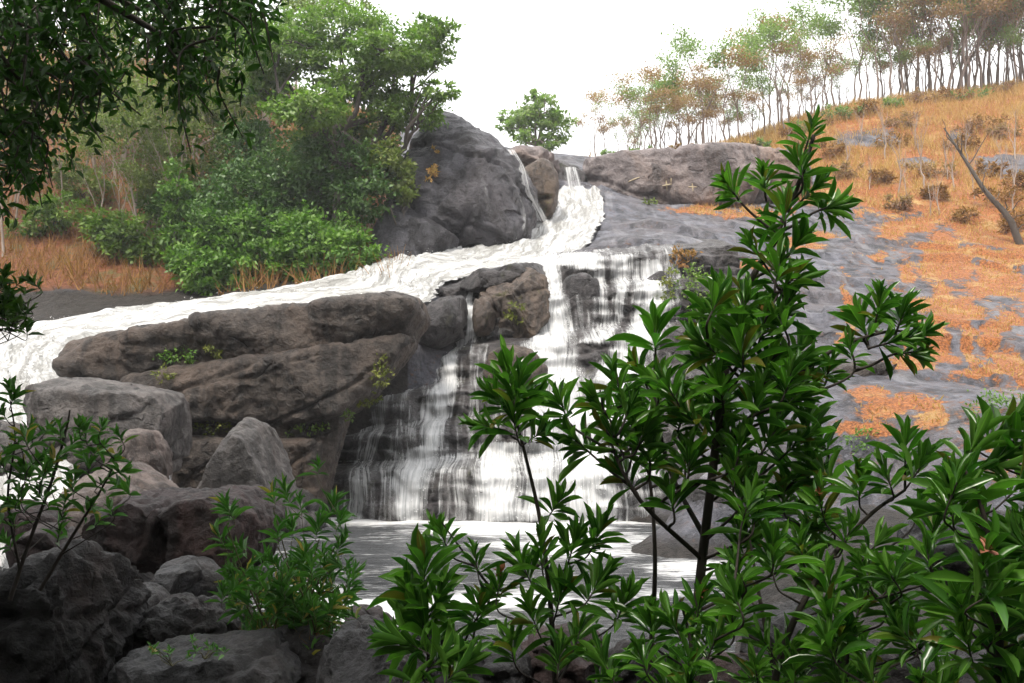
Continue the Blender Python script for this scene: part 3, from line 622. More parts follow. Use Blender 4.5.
rock('cascade_boulder', 'rounded brown rock in the middle of the falls, partly behind leaves', [outline([(482, 362), (505, 348), (530, 350), (548, 368), (545, 392), (490, 396)], 28.2, .6, .9, .8, seed=13)], M['brown'], .06, 4, .1, 1.1)
rock('cascade_boulder', 'smooth dark rock parting the curtain nearest the hanging moss', [outline([(645, 282), (660, 272), (672, 282), (668, 300), (648, 306)], 31.0, .4, .8, .85, seed=14)], M['cascade'], .06, 3, .08, 1.2)
rock('cascade_boulder', 'low grey rock at the pool edge, seen through the leafy shrub', [outline([(690, 480), (720, 462), (770, 466), (790, 500), (770, 535), (700, 530)], 21.0, 1.0, 1.2, seed=15)], M['cascade'], .07, 4, .12, .9)
# upper rocks
rock('rock_dome', 'huge dark grey dome of rock rising beside the green trees, with an orange stain', [
    outline([(384, 275), (388, 205), (418, 142), (440, 117), (468, 126), (497, 147), (517, 172), (534, 200), (540, 226), (520, 243), (478, 252), (420, 275)], 42.0, 3.2, 3.5, .7, .7, seed=16, tilt=.15),
    outline([(430, 215), (455, 190), (500, 188), (530, 212), (535, 235), (505, 246), (455, 248)], 39.7, 1.2, 2, .75, seed=17)], M['dome'], .09, 2, .26, .4, .8, strata=.08, cracks=7)
rock('rock_shoulder', 'low sloping rock shoulder at the foot of the dome, running down to the river', [outline([(372, 280), (380, 222), (390, 200), (408, 206), (440, 228), (462, 243), (430, 256), (395, 285)], 38.6, 1.0, 1.6, .8, seed=18)], M['dome'], .1, 3, .2, .6)
rock('chute_boulder', 'tall rounded brown boulder standing left of the narrow chute', [outline([(522, 168), (534, 160), (548, 165), (556, 182), (554, 212), (546, 228), (536, 224), (527, 200)], 43.8, 1.2, 1.5, .75, seed=19)], M['brown'], .08, 4, .15, .7)
rock('chute_boulder', 'flat pale boulder capping the chute beside the dome', [outline([(505, 150), (540, 152), (558, 160), (562, 170), (530, 170), (512, 168)], 46.5, 1.0, 1.6, .8, seed=20)], M['wall'], .08, 4, .12, .7)
rock('rock_wall', 'long blocky grey-brown rock wall right of the chute, below the ridge trees', [
    outline([(574, 178), (586, 163), (612, 159), (672, 156), (676, 180), (672, 212), (640, 212), (606, 215), (592, 200)], 50.0, 1.6, 2.5, .9, seed=21, tilt=.08),
    outline([(664, 158), (700, 154), (745, 152), (752, 185), (742, 206), (668, 213), (666, 185)], 50.2, 1.7, 2.5, .92, seed=22, tilt=.08),
    outline([(738, 154), (800, 160), (815, 180), (800, 205), (745, 207)], 50.8, 1.4, 2.5, .9, seed=23, tilt=.1)], M['wall'], .09, 2, .18, .5, .8, strata=.06, cracks=6, cut=(.9, .99))
rock('chute_rock', 'dark recessed rock at the back of the narrow chute', [outline([(552, 160), (562, 162), (584, 168), (590, 196), (556, 200)], 49.0, .6, 1.2, .85, seed=24)], M['cascade'], .09, 3, .1, 1)
rock('slab_flake', 'dark wedge-shaped flake jutting from the grey slab behind the shrub', [outline([(822, 392), (838, 368), (868, 362), (896, 366), (888, 380), (862, 396), (835, 400)], 25.0, .7, .9, .8, seed=25)], M['ledge'], .05, 2, .08, 1)
# left boulders
rock('boulder', 'large smooth grey boulder with a thin crack, beside the river leaving the ledge', [outline([(40, 388), (72, 378), (110, 383), (168, 394), (184, 415), (183, 440), (168, 470), (120, 480), (62, 465), (36, 425)], 20.5, 1.5, 1.6, .75, seed=26, tilt=.1)], M['grey'], .05, 2, .12, .7, .7)
rock('boulder', 'pointed shark-fin boulder of grey rock standing by the pool', [outline([(196, 500), (218, 465), (234, 436), (250, 421), (262, 430), (274, 465), (280, 500), (300, 530), (220, 535)], 16.5, .9, 1.2, .6, seed=27)], M['grey'], .04, 2, .09, .9, .7)
rock('boulder', 'rounded pinkish boulder beside the small side cascade', [outline([(112, 445), (130, 430), (150, 432), (160, 460), (158, 500), (118, 505), (106, 475)], 15.5, .5, .7, .7, seed=28)], M['pink'], .035, 2, .06, 1.2, .7)
rock('boulder', 'broad pale pinkish boulder under the leafy sprigs', [outline([(52, 500), (72, 480), (100, 474), (150, 495), (170, 530), (120, 560), (60, 550)], 13.0, .9, 1.2, .7, seed=29, tilt=.5)], M['pink'], .04, 2, .10, .9, .7)
rock('boulder', 'brownish rock rising from the white water at the left edge', [outline([(-50, 440), (-5, 424), (34, 436), (52, 462), (34, 486), (-40, 490)], 19.2, .7, .9, .75, seed=51)], M['grey'], .05, 2, .1, .9, .8, facets=12, cut=(.75, .95))
rock('boulder', 'small brown rock splitting the foam beside the leafy sprigs', [outline([(-14, 520), (14, 504), (40, 506), (58, 522), (40, 540), (-10, 540)], 12.0, .4, .5, .75, seed=52)], M['redbrown'], .03, 2, .06, 1.4, .8, facets=12, cut=(.75, .95))
rock('boulder', 'red-brown overhanging boulder with a dark hollow beneath it', [
    outline([(100, 528), (118, 506), (150, 497), (196, 500), (206, 520), (200, 556), (150, 566), (112, 556)], 9.6, .8, .9, .75, seed=30),
    outline([(188, 500), (225, 490), (250, 494), (272, 520), (262, 556), (226, 572), (190, 556)], 9.5, .8, .9, .75, seed=31)], M['redbrown'], .03, 2, .09, 1.4, .8, facets=12, cut=(.74, .95))
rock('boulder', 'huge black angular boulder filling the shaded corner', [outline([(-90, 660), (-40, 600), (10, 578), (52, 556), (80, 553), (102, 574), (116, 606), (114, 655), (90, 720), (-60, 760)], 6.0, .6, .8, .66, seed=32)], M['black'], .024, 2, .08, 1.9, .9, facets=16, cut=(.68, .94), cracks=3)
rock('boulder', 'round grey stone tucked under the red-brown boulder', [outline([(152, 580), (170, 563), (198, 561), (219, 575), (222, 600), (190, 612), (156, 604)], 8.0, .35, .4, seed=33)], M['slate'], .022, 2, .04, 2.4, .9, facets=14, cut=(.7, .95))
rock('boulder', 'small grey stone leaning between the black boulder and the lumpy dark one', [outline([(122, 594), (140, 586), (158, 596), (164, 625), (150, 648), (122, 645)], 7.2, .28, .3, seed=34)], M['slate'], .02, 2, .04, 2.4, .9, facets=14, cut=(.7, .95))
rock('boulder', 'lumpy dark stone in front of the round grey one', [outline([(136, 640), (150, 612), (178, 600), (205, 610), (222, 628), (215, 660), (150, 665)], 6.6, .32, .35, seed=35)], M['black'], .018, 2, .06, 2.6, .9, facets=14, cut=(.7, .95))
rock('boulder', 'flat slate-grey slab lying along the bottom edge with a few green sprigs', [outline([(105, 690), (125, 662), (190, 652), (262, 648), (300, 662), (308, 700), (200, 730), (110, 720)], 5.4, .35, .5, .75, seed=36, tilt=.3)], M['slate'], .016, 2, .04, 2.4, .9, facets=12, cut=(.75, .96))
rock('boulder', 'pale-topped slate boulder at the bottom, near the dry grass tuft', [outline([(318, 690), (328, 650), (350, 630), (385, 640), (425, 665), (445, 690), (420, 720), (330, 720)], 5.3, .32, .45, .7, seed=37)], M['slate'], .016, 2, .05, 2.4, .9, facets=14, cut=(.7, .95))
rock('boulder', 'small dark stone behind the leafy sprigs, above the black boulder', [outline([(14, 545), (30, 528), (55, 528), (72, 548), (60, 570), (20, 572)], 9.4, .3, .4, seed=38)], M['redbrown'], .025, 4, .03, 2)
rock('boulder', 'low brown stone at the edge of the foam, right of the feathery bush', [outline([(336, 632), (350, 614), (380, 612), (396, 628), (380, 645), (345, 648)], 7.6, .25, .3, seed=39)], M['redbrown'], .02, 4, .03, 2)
GR = 'dark stones under the shrubs'
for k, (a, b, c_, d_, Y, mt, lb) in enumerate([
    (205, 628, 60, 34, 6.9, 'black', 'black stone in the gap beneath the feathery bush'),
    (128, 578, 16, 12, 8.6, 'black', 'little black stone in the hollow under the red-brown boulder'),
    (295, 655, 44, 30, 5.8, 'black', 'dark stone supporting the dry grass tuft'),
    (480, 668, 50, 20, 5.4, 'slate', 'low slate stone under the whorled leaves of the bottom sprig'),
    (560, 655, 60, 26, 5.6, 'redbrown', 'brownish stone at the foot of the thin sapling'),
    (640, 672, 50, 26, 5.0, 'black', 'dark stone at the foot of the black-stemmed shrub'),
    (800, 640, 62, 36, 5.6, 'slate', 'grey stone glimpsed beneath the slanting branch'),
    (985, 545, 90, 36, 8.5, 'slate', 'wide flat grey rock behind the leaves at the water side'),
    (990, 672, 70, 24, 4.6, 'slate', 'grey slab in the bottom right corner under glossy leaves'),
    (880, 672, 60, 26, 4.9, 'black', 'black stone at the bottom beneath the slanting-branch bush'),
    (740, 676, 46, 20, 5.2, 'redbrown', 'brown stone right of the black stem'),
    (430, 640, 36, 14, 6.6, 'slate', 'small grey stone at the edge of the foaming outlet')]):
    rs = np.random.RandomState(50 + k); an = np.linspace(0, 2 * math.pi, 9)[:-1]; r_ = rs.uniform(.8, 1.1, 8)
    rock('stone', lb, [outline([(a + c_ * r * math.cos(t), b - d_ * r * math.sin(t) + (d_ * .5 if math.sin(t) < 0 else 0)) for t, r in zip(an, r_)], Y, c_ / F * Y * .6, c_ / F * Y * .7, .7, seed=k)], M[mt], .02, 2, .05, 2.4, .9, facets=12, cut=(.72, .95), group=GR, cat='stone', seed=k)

# thin film of water over the dome's shoulder and in the chute
def ribbon(name, label, pts, wid, dens, seed=0, world=False):
    c = spline([p if world else P(*p) for p in pts], 60); n = 14; V = []; fl = []; fu_ = []; fv_ = []
    L = np.concatenate([[0], np.cumsum(np.linalg.norm(np.diff(c, axis=0), axis=1))])
    for i in range(60):
        w_ = wid * (0.8 + 0.4 * i / 60)
        for u in np.linspace(-1, 1, n):
            V.append(c[i] + np.array([u * w_ / 2, 0.12 * u * u, 0])); fl.append(dens * (1 - abs(u) ** 3) * min(1, (60 - i) / 6)); fu_.append(u * w_ / 2 + seed * 3); fv_.append(L[i])
    V = np.array(V); V[:, 1] -= 0.05 * fbm(V * 2, 3)
    o = mk(name, V, grid_quads(60, n), M['fall'], None, None, True, {'flow': np.array(fl), 'fu': np.array(fu_), 'fv': np.array(fv_)})
    return tag(o, label, 'water', kind='structure')
ribbon('chute_water', 'water pouring through the narrow chute', [(570, 167, 47.4), (572, 178, 46.9), (576, 198, 46.4)], .95, .68, 1)
ribbon('side_cascade', 'little side cascade between the pinkish and the pointed boulders', [(152, 452, 16.6), (158, 470, 16.0), (166, 500, 15.4)], .36, .95, 2)
ribbon('side_cascade', 'thin trickle beside the little side cascade', [(140, 466, 15.6), (150, 482, 15.0), (156, 500, 14.8)], .22, .9, 3)

# ---------------------------------------------------------------- plants and trees
def crown(mb, clumps, tpl, L, W, rs, per=34, spread=0.15, up=0.8, flat=0.6, hang=0.0):
    """clumps: (centre(3), radii(3), n leaves). Leaves sit in twig-sized tufts spread through each clump."""
    for c, r, n in clumps:
        c = np.asarray(c, float); r = np.asarray(r, float); m = max(2, int(n / per))
        d = norm(rs.normal(size=(m, 3))); rad_ = rs.uniform(0.05, 1, m) ** 0.42
        tc = c + d * rad_[:, None] * r * (1 + 0.25 * fbm(d * 2.2 + c * .37, 2))[:, None]
        k = rs.randint(0, m, n); pos = tc[k] + rs.normal(size=(n, 3)) * spread * r.mean() * np.array([1, 1, flat])
        out = norm((pos - c) / r); T = norm(rs.normal(size=(n, 3)) * .8 + out * .7 + np.array([0, 0, -hang]))
        N = norm(out * .4 + np.array([0, 0, up]) + rs.normal(size=(n, 3)) * .45)
        tw = rs.uniform(0, 1, m)
        put_leaves(mb, tpl, pos, T, N, L * rs.uniform(.6, 1.25, n), W * rs.uniform(.7, 1.2, n), np.clip(0.6 * tw[k] + 0.4 * rs.uniform(0, 1, n), 0, 0.95))
def wiggle(a, b, n, amt, rs, sag=0.0):
    a, b = np.asarray(a, float), np.asarray(b, float); t = np.linspace(0, 1, n); L = np.linalg.norm(b - a)
    o = np.stack([np.interp(t, np.linspace(0, 1, 5), np.concatenate([[0], rs.normal(size=3), [0]])) for _ in range(3)], 1) * amt * L
    p = a + (b - a) * t[:, None] + o; p[:, 2] += sag * L * np.sin(t * math.pi); return p
def px_clumps(lst, Y, dens, depth=1.0, seed=0):
    """(px, py, rx, ry[, dY]) ellipses read off the photo -> ellipsoids with real depth"""
    out = []
    for q in lst:
        a, b, rx, ry = q[:4]; yy = Y + (q[4] if len(q) > 4 else 0); s = yy / F
        out.append((P(a, b, yy), np.array([rx * s, (rx + ry) * .5 * s * depth, ry * s]), int(dens * rx * ry / 100)))
    return out
def tree(name, label, cat, base, clumps, leafm, barkm, L, W, r0, fork=0.4, seed=0, tpl=LT_TINY, group=None, limbs=True, **kw):
    rs = np.random.RandomState(seed); base = np.asarray(base, float)
    t = thing(name, label, cat, base, group)
    cs = np.array([c for c, r, n in clumps]); top = cs[cs[:, 2].argmax()]; ctr = cs.mean(0)
    mb = MB(); fk = base + (ctr - base) * np.array([.8, .8, fork]); 
    tk = wiggle(base - [0, 0, .3], fk, 10, .05, rs); tube(mb, tk, np.linspace(r0, r0 * .75, 10), 8)
    for c, r, n in clumps:
        end = c + rs.normal(size=3) * r * .15; p = wiggle(fk, end, 9, .07, rs, .05); tube(mb, p, np.linspace(r0 * .5, r0 * .1, 9), 6)
        for k in range(5):
            i = rs.randint(4, 9); e2 = c + norm(rs.normal(size=3)) * r * rs.uniform(.6, .95); tube(mb, wiggle(p[i], e2, 6, .08, rs, .04), np.linspace(r0 * .18, r0 * .05, 6), 4)
    mb.build('trunk', barkm, t)
    cb = MB(); crown(cb, clumps, tpl, L, W, rs, **kw); cb.build('crown', leafm, t)
    return t
def ground(px, py): return hit(px, py, 30)

# the spreading green tree and its neighbours by the river
tree('spreading_tree', 'large spreading green tree with layered boughs, rising above the river bank', 'tree', ground(335, 262), px_clumps([
    (335, 30, 62, 24, 1), (285, 52, 50, 26), (390, 52, 46, 24, -1), (432, 36, 28, 18), (436, 92, 24, 9, -1), (425, 60, 30, 14, 1), (310, 108, 40, 24, -2), (405, 112, 40, 22), (355, 82, 48, 26), (262, 88, 30, 20, 1), (345, 135, 40, 20, 1), (250, 30, 30, 18, 1)], 38.5, 300),
    M['tree_green'], M['bark'], .21, .12, .35, .45, 1, up=1.0, flat=.4)
tree('dark_tree', 'dense dark green tree below the spreading boughs, close to the rock shoulder', 'tree', ground(350, 268), px_clumps([
    (330, 165, 50, 38), (285, 175, 40, 40, 1), (365, 185, 30, 40, -1), (250, 150, 36, 36, 2), (320, 205, 50, 30, 1), (390, 160, 22, 26, 1)], 38.8, 260), M['tree_dark'], M['bark'], .2, .11, .25, .4, 2)
tree('bushy_tree', 'olive-green bushy tree left of the spreading one, with pale twigs', 'tree', ground(200, 262), px_clumps([
    (190, 150, 40, 34), (225, 115, 34, 28, 1), (165, 185, 36, 30, -1), (215, 190, 40, 34), (240, 70, 30, 30, 2), (190, 100, 26, 22, 2)], 41, 170), M['olive'], M['bark_pale'], .19, .10, .16, .4, 3)
tree('bushy_tree', 'deep green leafy tree rising behind the low bushes on the bank', 'tree', ground(250, 275), px_clumps([
    (245, 195, 40, 34), (215, 225, 36, 30, -1), (275, 225, 36, 30), (180, 215, 34, 28, 1)], 38.2, 230), M['tree_dark'], M['bark'], .2, .11, .18, .4, 4)
tree('bushy_tree', 'pale olive airy tree high on the reddish slope, left of the spreading crown', 'tree', ground(215, 150), px_clumps([
    (225, 60, 34, 26), (200, 85, 30, 22, -1), (245, 95, 30, 24, 1), (215, 35, 24, 18, 1), (180, 110, 26, 18)], 47, 170), M['olive'], M['bark_pale'], .2, .12, .16, .4, 5)
tree('bushy_tree', 'grey-green tree on the slope behind the hanging twigs', 'tree', ground(120, 170), px_clumps([
    (125, 110, 30, 24), (100, 135, 28, 20, -1), (150, 140, 28, 22, 1), (130, 85, 22, 16, 1)], 46, 170), M['ridge_green'], M['bark_pale'], .2, .12, .15, .4, 6)
tree('bushy_tree', 'yellowish-green tree rising behind the left part of the spreading crown', 'tree', ground(255, 130), px_clumps([
    (265, 40, 34, 22), (300, 15, 34, 16), (235, 20, 26, 18, 1), (345, -5, 34, 14)], 50, 170), M['olive'], M['bark_pale'], .2, .12, .2, .4, 7)
for k, (lb, cl, dY, mt) in enumerate([
    ('bright green bush leaning over the white river, largest on the bank', [(320, 238, 48, 30), (345, 255, 34, 26, -.5), (290, 262, 36, 26), (310, 282, 30, 14, -.5)], 37.0, 'bush_bright'),
    ('leafy green bush on the bank, in front of the deep green tree', [(232, 232, 34, 28), (215, 262, 36, 26), (250, 268, 30, 24, -.5)], 36.8, 'bush_bright'),
    ('low green bush trailing to the waterline beside the dry grass', [(205, 275, 30, 18), (228, 288, 26, 12, -.3), (185, 262, 20, 16)], 36.2, 'bush_bright'),
    ('loose green bush at the edge of the reddish slope', [(130, 235, 34, 24), (105, 228, 22, 18), (150, 252, 26, 16)], 38.6, 'tree_green'),
    ('dry yellowish-brown drooping shrub against the rock shoulder', [(398, 178, 20, 24), (392, 160, 22, 20), (405, 195, 14, 12)], 37.6, 'olive'),
    ('round green bush in the middle of the slope, under the pale olive tree', [(165, 200, 26, 20), (145, 190, 20, 16)], 41, 'tree_green'),
    ('small green bush half hidden behind the hanging twigs', [(60, 215, 30, 22), (30, 225, 24, 20)], 40, 'tree_green'),
    ('greyish olive shrub on the slope above the dry grass', [(90, 190, 30, 22), (70, 170, 22, 18)], 43, 'olive'),
    ('tall narrow light-green shrub with climbing leaves, in the middle of the bank', [(178, 190, 14, 34), (176, 230, 16, 26)], 38.0, 'bush_bright')]):
    cls = px_clumps(cl, dY, 270 if k < 4 else 170, seed=k); c0 = cls[0][0]
    b = np.array([c0[0], c0[1] + .2, terrain_z(c0[0], c0[1])[0]])
    tree('bush', lb, 'bush', b, cls, M[mt], M['bark'], .22, .12, .07, .35, 20 + k)

# thin saplings and half-bare trees: kinds shared as meshes, each copy a thing of its own
def skeleton_tree(name, h, seed, leafm, barkm, nleaf, L, W, r0, spread=.35, first=.45, levels=3):
    rs = np.random.RandomState(seed); t = thing(name, '', 'tree', (0, 0, 0)); mb = MB(); tips = []
    def grow(p, d, ln, r, lev):
        e = p + d * ln; q = wiggle(p, e, 7, .022, rs); tube(mb, q, np.linspace(r, r * .55, 7), 7 if lev == 0 else 5)
        if lev >= levels: tips.append((q[-1], d)); tips.append((q[4], d)); return
        for k in range(rs.randint(2, 4) + (lev == 0)):
            a = rs.uniform(0, 2 * math.pi); nd_ = norm(d + spread * rs.uniform(.7, 1.6) * np.array([math.cos(a), math.sin(a), rs.uniform(-.1, .5)]))
            i = 6 if k < 2 else rs.randint(3, 7); grow(q[i], nd_, ln * rs.uniform(.45, .8), r * .5 * rs.uniform(.8, 1.1), lev + 1)
    grow(np.array([0, 0, -.2]), norm(np.array([rs.uniform(-.12, .12), rs.uniform(-.12, .12), 1])), h * first, r0, 0)
    H = max(q[0][2] for q in tips) / h; mb.V = [v / H for v in mb.V]; tips = [(q[0] / H, q[1]) for q in tips]
    mb.build('trunk', barkm, t)
    if nleaf:
        P_ = np.array([q[0] for q in tips]); k = rs.randint(0, len(P_), nleaf); pos = P_[k] + rs.normal(size=(nleaf, 3)) * np.array([.5, .5, .22]) * h / 9
        cb = MB(); tw = rs.uniform(0, 1, len(P_))
        put_leaves(cb, LT_TINY, pos, rs.normal(size=(nleaf, 3)), norm(rs.normal(size=(nleaf, 3)) * .5 + [0, 0, 1]), L * rs.uniform(.6, 1.3, nleaf), W * rs.uniform(.7, 1.2, nleaf), np.clip(.6 * tw[k] + .4 * rs.uniform(0, 1, nleaf), 0, .95))
        cb.build('crown', leafm, t)
    return t
def place(proto, used, loc, rz, s, label, group):
    if proto.name in used:
        t = proto.copy(); col.objects.link(t)
        for ch in proto.children:
            c = ch.copy(); col.objects.link(c); c.parent = t
    else: t = proto; used.add(proto.name)
    t.location = [float(v) for v in loc]; t.rotation_euler = (0, 0, rz); t.scale = (s, s, s); t['label'] = label; t['group'] = group
    return t
rs = np.random.RandomState(5); used = set()
KIND = {
    'green': [skeleton_tree('ridge_tree', 9, 100 + i, M['ridge_green'], M['bark_ridge'], 1500, .24, .15, .09, .42, .38) for i in range(3)],
    'red': [skeleton_tree('ridge_tree', 9, 110 + i, M['ridge_red'], M['bark_ridge'], 1300, .22, .14, .08, .42, .36) for i in range(3)],
    'bare': [skeleton_tree('ridge_tree', 9, 120 + i, M['ridge_green'], M['bark_ridge'], 300, .22, .14, .075, .44, .36) for i in range(3)]}
LAB = {'green': 'thin-trunked tree with an airy green crown in the line along the ridge', 'red': 'thin-trunked tree with a reddish drying crown in the line along the ridge', 'bare': 'nearly leafless thin tree in the line along the ridge'}
def crest_y(px): return float(np.interp(px, [570, 640, 700, 740, 770, 850, 940, 1024, 1150], [160, 158, 154, 150, 142, 112, 98, 86, 70]))
def top_y(px): return float(np.interp(px, [580, 620, 660, 700, 740, 800, 860, 900, 940, 1000, 1100], [100, 92, 76, 52, 52, 26, 8, -14, -30, -45, -80]))
for k in range(165):
    px = 585 + 500 * ((k + rs.uniform(.0, .6)) / 165) ** .95
    row = k % 4; Y = np.interp(px, [580, 740, 850, 1024], [56, 60, 65, 71]) + row * 3.2 + rs.uniform(-1, 1)
    if pn(n3(np.array([px * .021]), row * 3.3, .5))[0] < -.12 and px < 930: continue
    kd = rs.choice(['green', 'red', 'bare'], p=[.2, .35, .45] if px < 720 else ([.4, .38, .22] if px < 860 else [.42, .45, .13]))
    x = (px - 512) / F * Y; z = terrain_z(x, Y)[0]; cz_ = P(px, crest_y(px), Y)[2]
    h = P(px, top_y(px) + rs.uniform(-24, 66) * (1 if px > 700 else .6), Y)[2] - z
    place(KIND[kd][rs.randint(3)], used, (x, Y, z - .1), rs.uniform(0, 6.28), max(.35, h / 9.0), LAB[kd], 'trees along the ridge')
# tree standing alone behind the chute
tree('plateau_tree', 'rounded green tree standing alone on the skyline behind the chute', 'tree', (2.6, 60, terrain_z(2.6, 60)[0]), px_clumps([
    (540, 112, 26, 16), (520, 125, 22, 14, 1), (556, 128, 20, 16), (510, 118, 14, 8, 2), (540, 140, 24, 10, -1), (538, 98, 12, 7)], 58, 260), M['ridge_green'], M['bark_ridge'], .26, .16, .22, .35, 30)
# saplings on the left slope
SAP = [skeleton_tree('sapling', 7, 130 + i, M['olive'], M['bark_pale'], 1100, .19, .10, .06, .34, .4) for i in range(2)] 
SAPB = [skeleton_tree('sapling', 7, 140 + i, M['ridge_red'], M['bark_pale'], 160, .24, .12, .07, .3, .5) for i in range(2)]
for k in range(46):
    px = rs.uniform(-30, 270); py = rs.uniform(95, 262); g = hit(px, py, 34)
    b = k % 5 > 2
    place((SAPB if b else SAP)[k % 2], used, g, rs.uniform(0, 6.28), rs.uniform(.55, 1.05), 'thin half-bare sapling with reddish leaves on the reddish slope' if b else 'slender olive-leaved sapling on the reddish slope', 'saplings on the reddish slope')
# trees on top of the left slope
for k in range(9):
    px = -20 + 40 * k + rs.uniform(-10, 10); Y = 57 + rs.uniform(-2, 3); x = (px - 512) / F * Y
    place(KIND['green'][k % 3], used, (x, Y, terrain_z(x, Y)[0]), rs.uniform(0, 6.28), rs.uniform(.7, 1.0), 'airy green tree standing at the top of the reddish slope', 'trees above the reddish slope')
# pale bare saplings on the orange hill
BS = [skeleton_tree('bare_sapling', 3.2, 150 + i, None, M['bark_pale'], 0, .2, .1, .06, .25, .55) for i in range(2)]
for k, (px, py, s) in enumerate([(898, 196, 1.0), (905, 205, .6), (955, 190, .9), (948, 180, .8), (930, 215, .6), (1012, 210, 1), (870, 190, .6), (975, 200, .7), (790, 150, .5), (915, 150, .8), (845, 175, .9), (885, 160, 1.1), (940, 215, .7), (968, 165, .9), (1000, 180, .8), (860, 150, .8), (1016, 160, 1), (925, 190, 1.2)]):
    place(BS[k % 2], used, hit(px, py, 30), k * 1.3, s, 'pale bare sapling among the orange grass on the hill', 'bare saplings on the hill')
for o in [o for o in col.objects if o.get('label') == '']:
    for ch in list(o.children): bpy.data.objects.remove(ch)
    bpy.data.objects.remove(o)
for k, (px, py, w_, h_, kd) in enumerate([(790, 150, 30, 14, 'r'), (842, 158, 26, 14, 's'), (905, 128, 24, 12, 'r'), (960, 150, 26, 12, 's'), (930, 178, 30, 14, 'r'), (985, 176, 22, 12, 's'), (870, 184, 26, 12, 's'), (1010, 140, 22, 14, 'r'), (760, 152, 16, 10, 'g'), (845, 118, 26, 9, 'g'), (800, 134, 22, 9, 'g'), (900, 108, 24, 8, 'g'), (975, 100, 28, 9, 'g'), (1010, 232, 26, 16, 's'), (820, 128, 20, 10, 'r'), (865, 116, 22, 12, 's'), (925, 104, 22, 11, 'r'), (955, 101, 20, 10, 's'), (1000, 95, 24, 12, 'r'), (785, 140, 18, 10, 's'), (735, 152, 20, 10, 'r'), (680, 157, 18, 9, 'r'), (635, 159, 16, 8, 'g'), (885, 150, 30, 14, 's'), (850, 178, 24, 12, 'r'), (975, 130, 30, 14, 's'), (995, 205, 30, 16, 's'), (960, 222, 24, 10, 's'), (900, 210, 20, 10, 'r'), (1015, 190, 26, 16, 's'), (940, 200, 24, 10, 's'), (700, 156, 20, 8, 'g'), (655, 158, 18, 8, 'g'), (610, 160, 14, 7, 'g')]):
    g = hit(px, py, 30); s_ = g[1] / F
    tree('hill_bush', {'r': 'brown dry twiggy bush in the orange grass', 's': 'straw-coloured dry bush in the orange grass', 'g': 'low green bush at the foot of the ridge trees'}[kd], 'bush', g, [(g + np.array([rs.uniform(-.5, .5) * w_ * s_, 0, h_ * s_ * .6]), np.array([w_, w_ * .8, h_]) * s_ * .6, 260) for _ in range(2)],
         {'r': M['ridge_red'], 's': M['straw'], 'g': M['ridge_green']}[kd], M['bark_ridge'], .22, .09, .05, .3, 400 + k, up=.4, flat=1.0, group='bushes on the hill')
# leaning dead trunk
g = hit(1022, 244, 30); t = thing('dead_tree', 'dark dead trunk leaning across the orange hill, with dry brush at its foot', 'dead tree', g)
mb = MB(); rs2 = np.random.RandomState(3); e = P(944, 128, g[1] + 1.0)
pts = wiggle(g - [0, 0, .3], e, 14, .02, rs2); tube(mb, pts, np.linspace(.17, .03, 14), 8)
for k in range(10):
    i = rs2.randint(2, 12); tube(mb, wiggle(pts[i], pts[i] + np.array([rs2.uniform(-1, 1.6), rs2.uniform(-.5, .5), rs2.uniform(.2, 1.6)]), 6, .08, rs2), np.linspace(.035, .008, 6), 5)
mb.build('trunk', M['bark'], t)
cb = MB(); crown(cb, px_clumps([(1015, 205, 22, 26), (1000, 185, 16, 16)], g[1], 40), LT_TINY, .2, .07, rs2); cb.build('foliage', M['straw'], t)  # dry brush at the trunk's foot, not leaves of the dead tree

# small plants on the ledges
dg_ = bpy.context.evaluated_depsgraph_get(); dg_.update()
def surf(px, py, Y):
    p = P(px, py, 1.0) - [0, 0, CZ]; d = Vector(p).normalized(); o_ = Vector((0, 0, CZ)) + Vector(p) * 13.0
    ok, loc, nr, _, ob, _ = sc.ray_cast(dg_, o_, d)
    return (np.array(loc), np.array(nr)) if ok and abs(loc.y - Y) < 5 else (P(px, py, Y), np.array([0, -1, 0]))
for pts, w_, dn in ([[(510, 150), (520, 168), (526, 190), (534, 208), (543, 226)], .8, .66], [[(498, 150), (506, 170), (514, 192), (522, 214), (520, 236)], .6, .48], [[(470, 130), (478, 165), (486, 200), (492, 238)], .4, .42]):
    ribbon('water_film', 'thin film of water running down the side of the dome', [tuple(surf(a, b, 41)[0] + np.array([0, -.05, 0])) for a, b in pts], w_, dn, 5, True)
wall_ = bpy.data.objects['rock_wall']; m_, t_, o2_ = newmat('ochre_mark'); t_.links.new(pbsdf(t_, base=(.40, .33, .22), rough=.9), o2_.inputs[0])
for mk_ in ([((628, 182), (640, 177))], [((666, 180), (667, 191)), ((662, 186), (672, 184)), ((671, 178), (671, 183))], [((692, 183), (693, 191)), ((688, 187), (697, 187))], [((752, 184), (753, 191)), ((750, 187), (756, 187))]):
    mb = MB()
    for a, b in mk_:
        pts = [surf(a[0] + (b[0] - a[0]) * f, a[1] + (b[1] - a[1]) * f, 49)[0] for f in np.linspace(0, 1, 7)]
        tube(mb, np.array(pts) + [0, -.01, 0], [.01, .03, .035, .04, .03, .025, .01], 5)
    mb.build('painted_mark', m_, wall_)
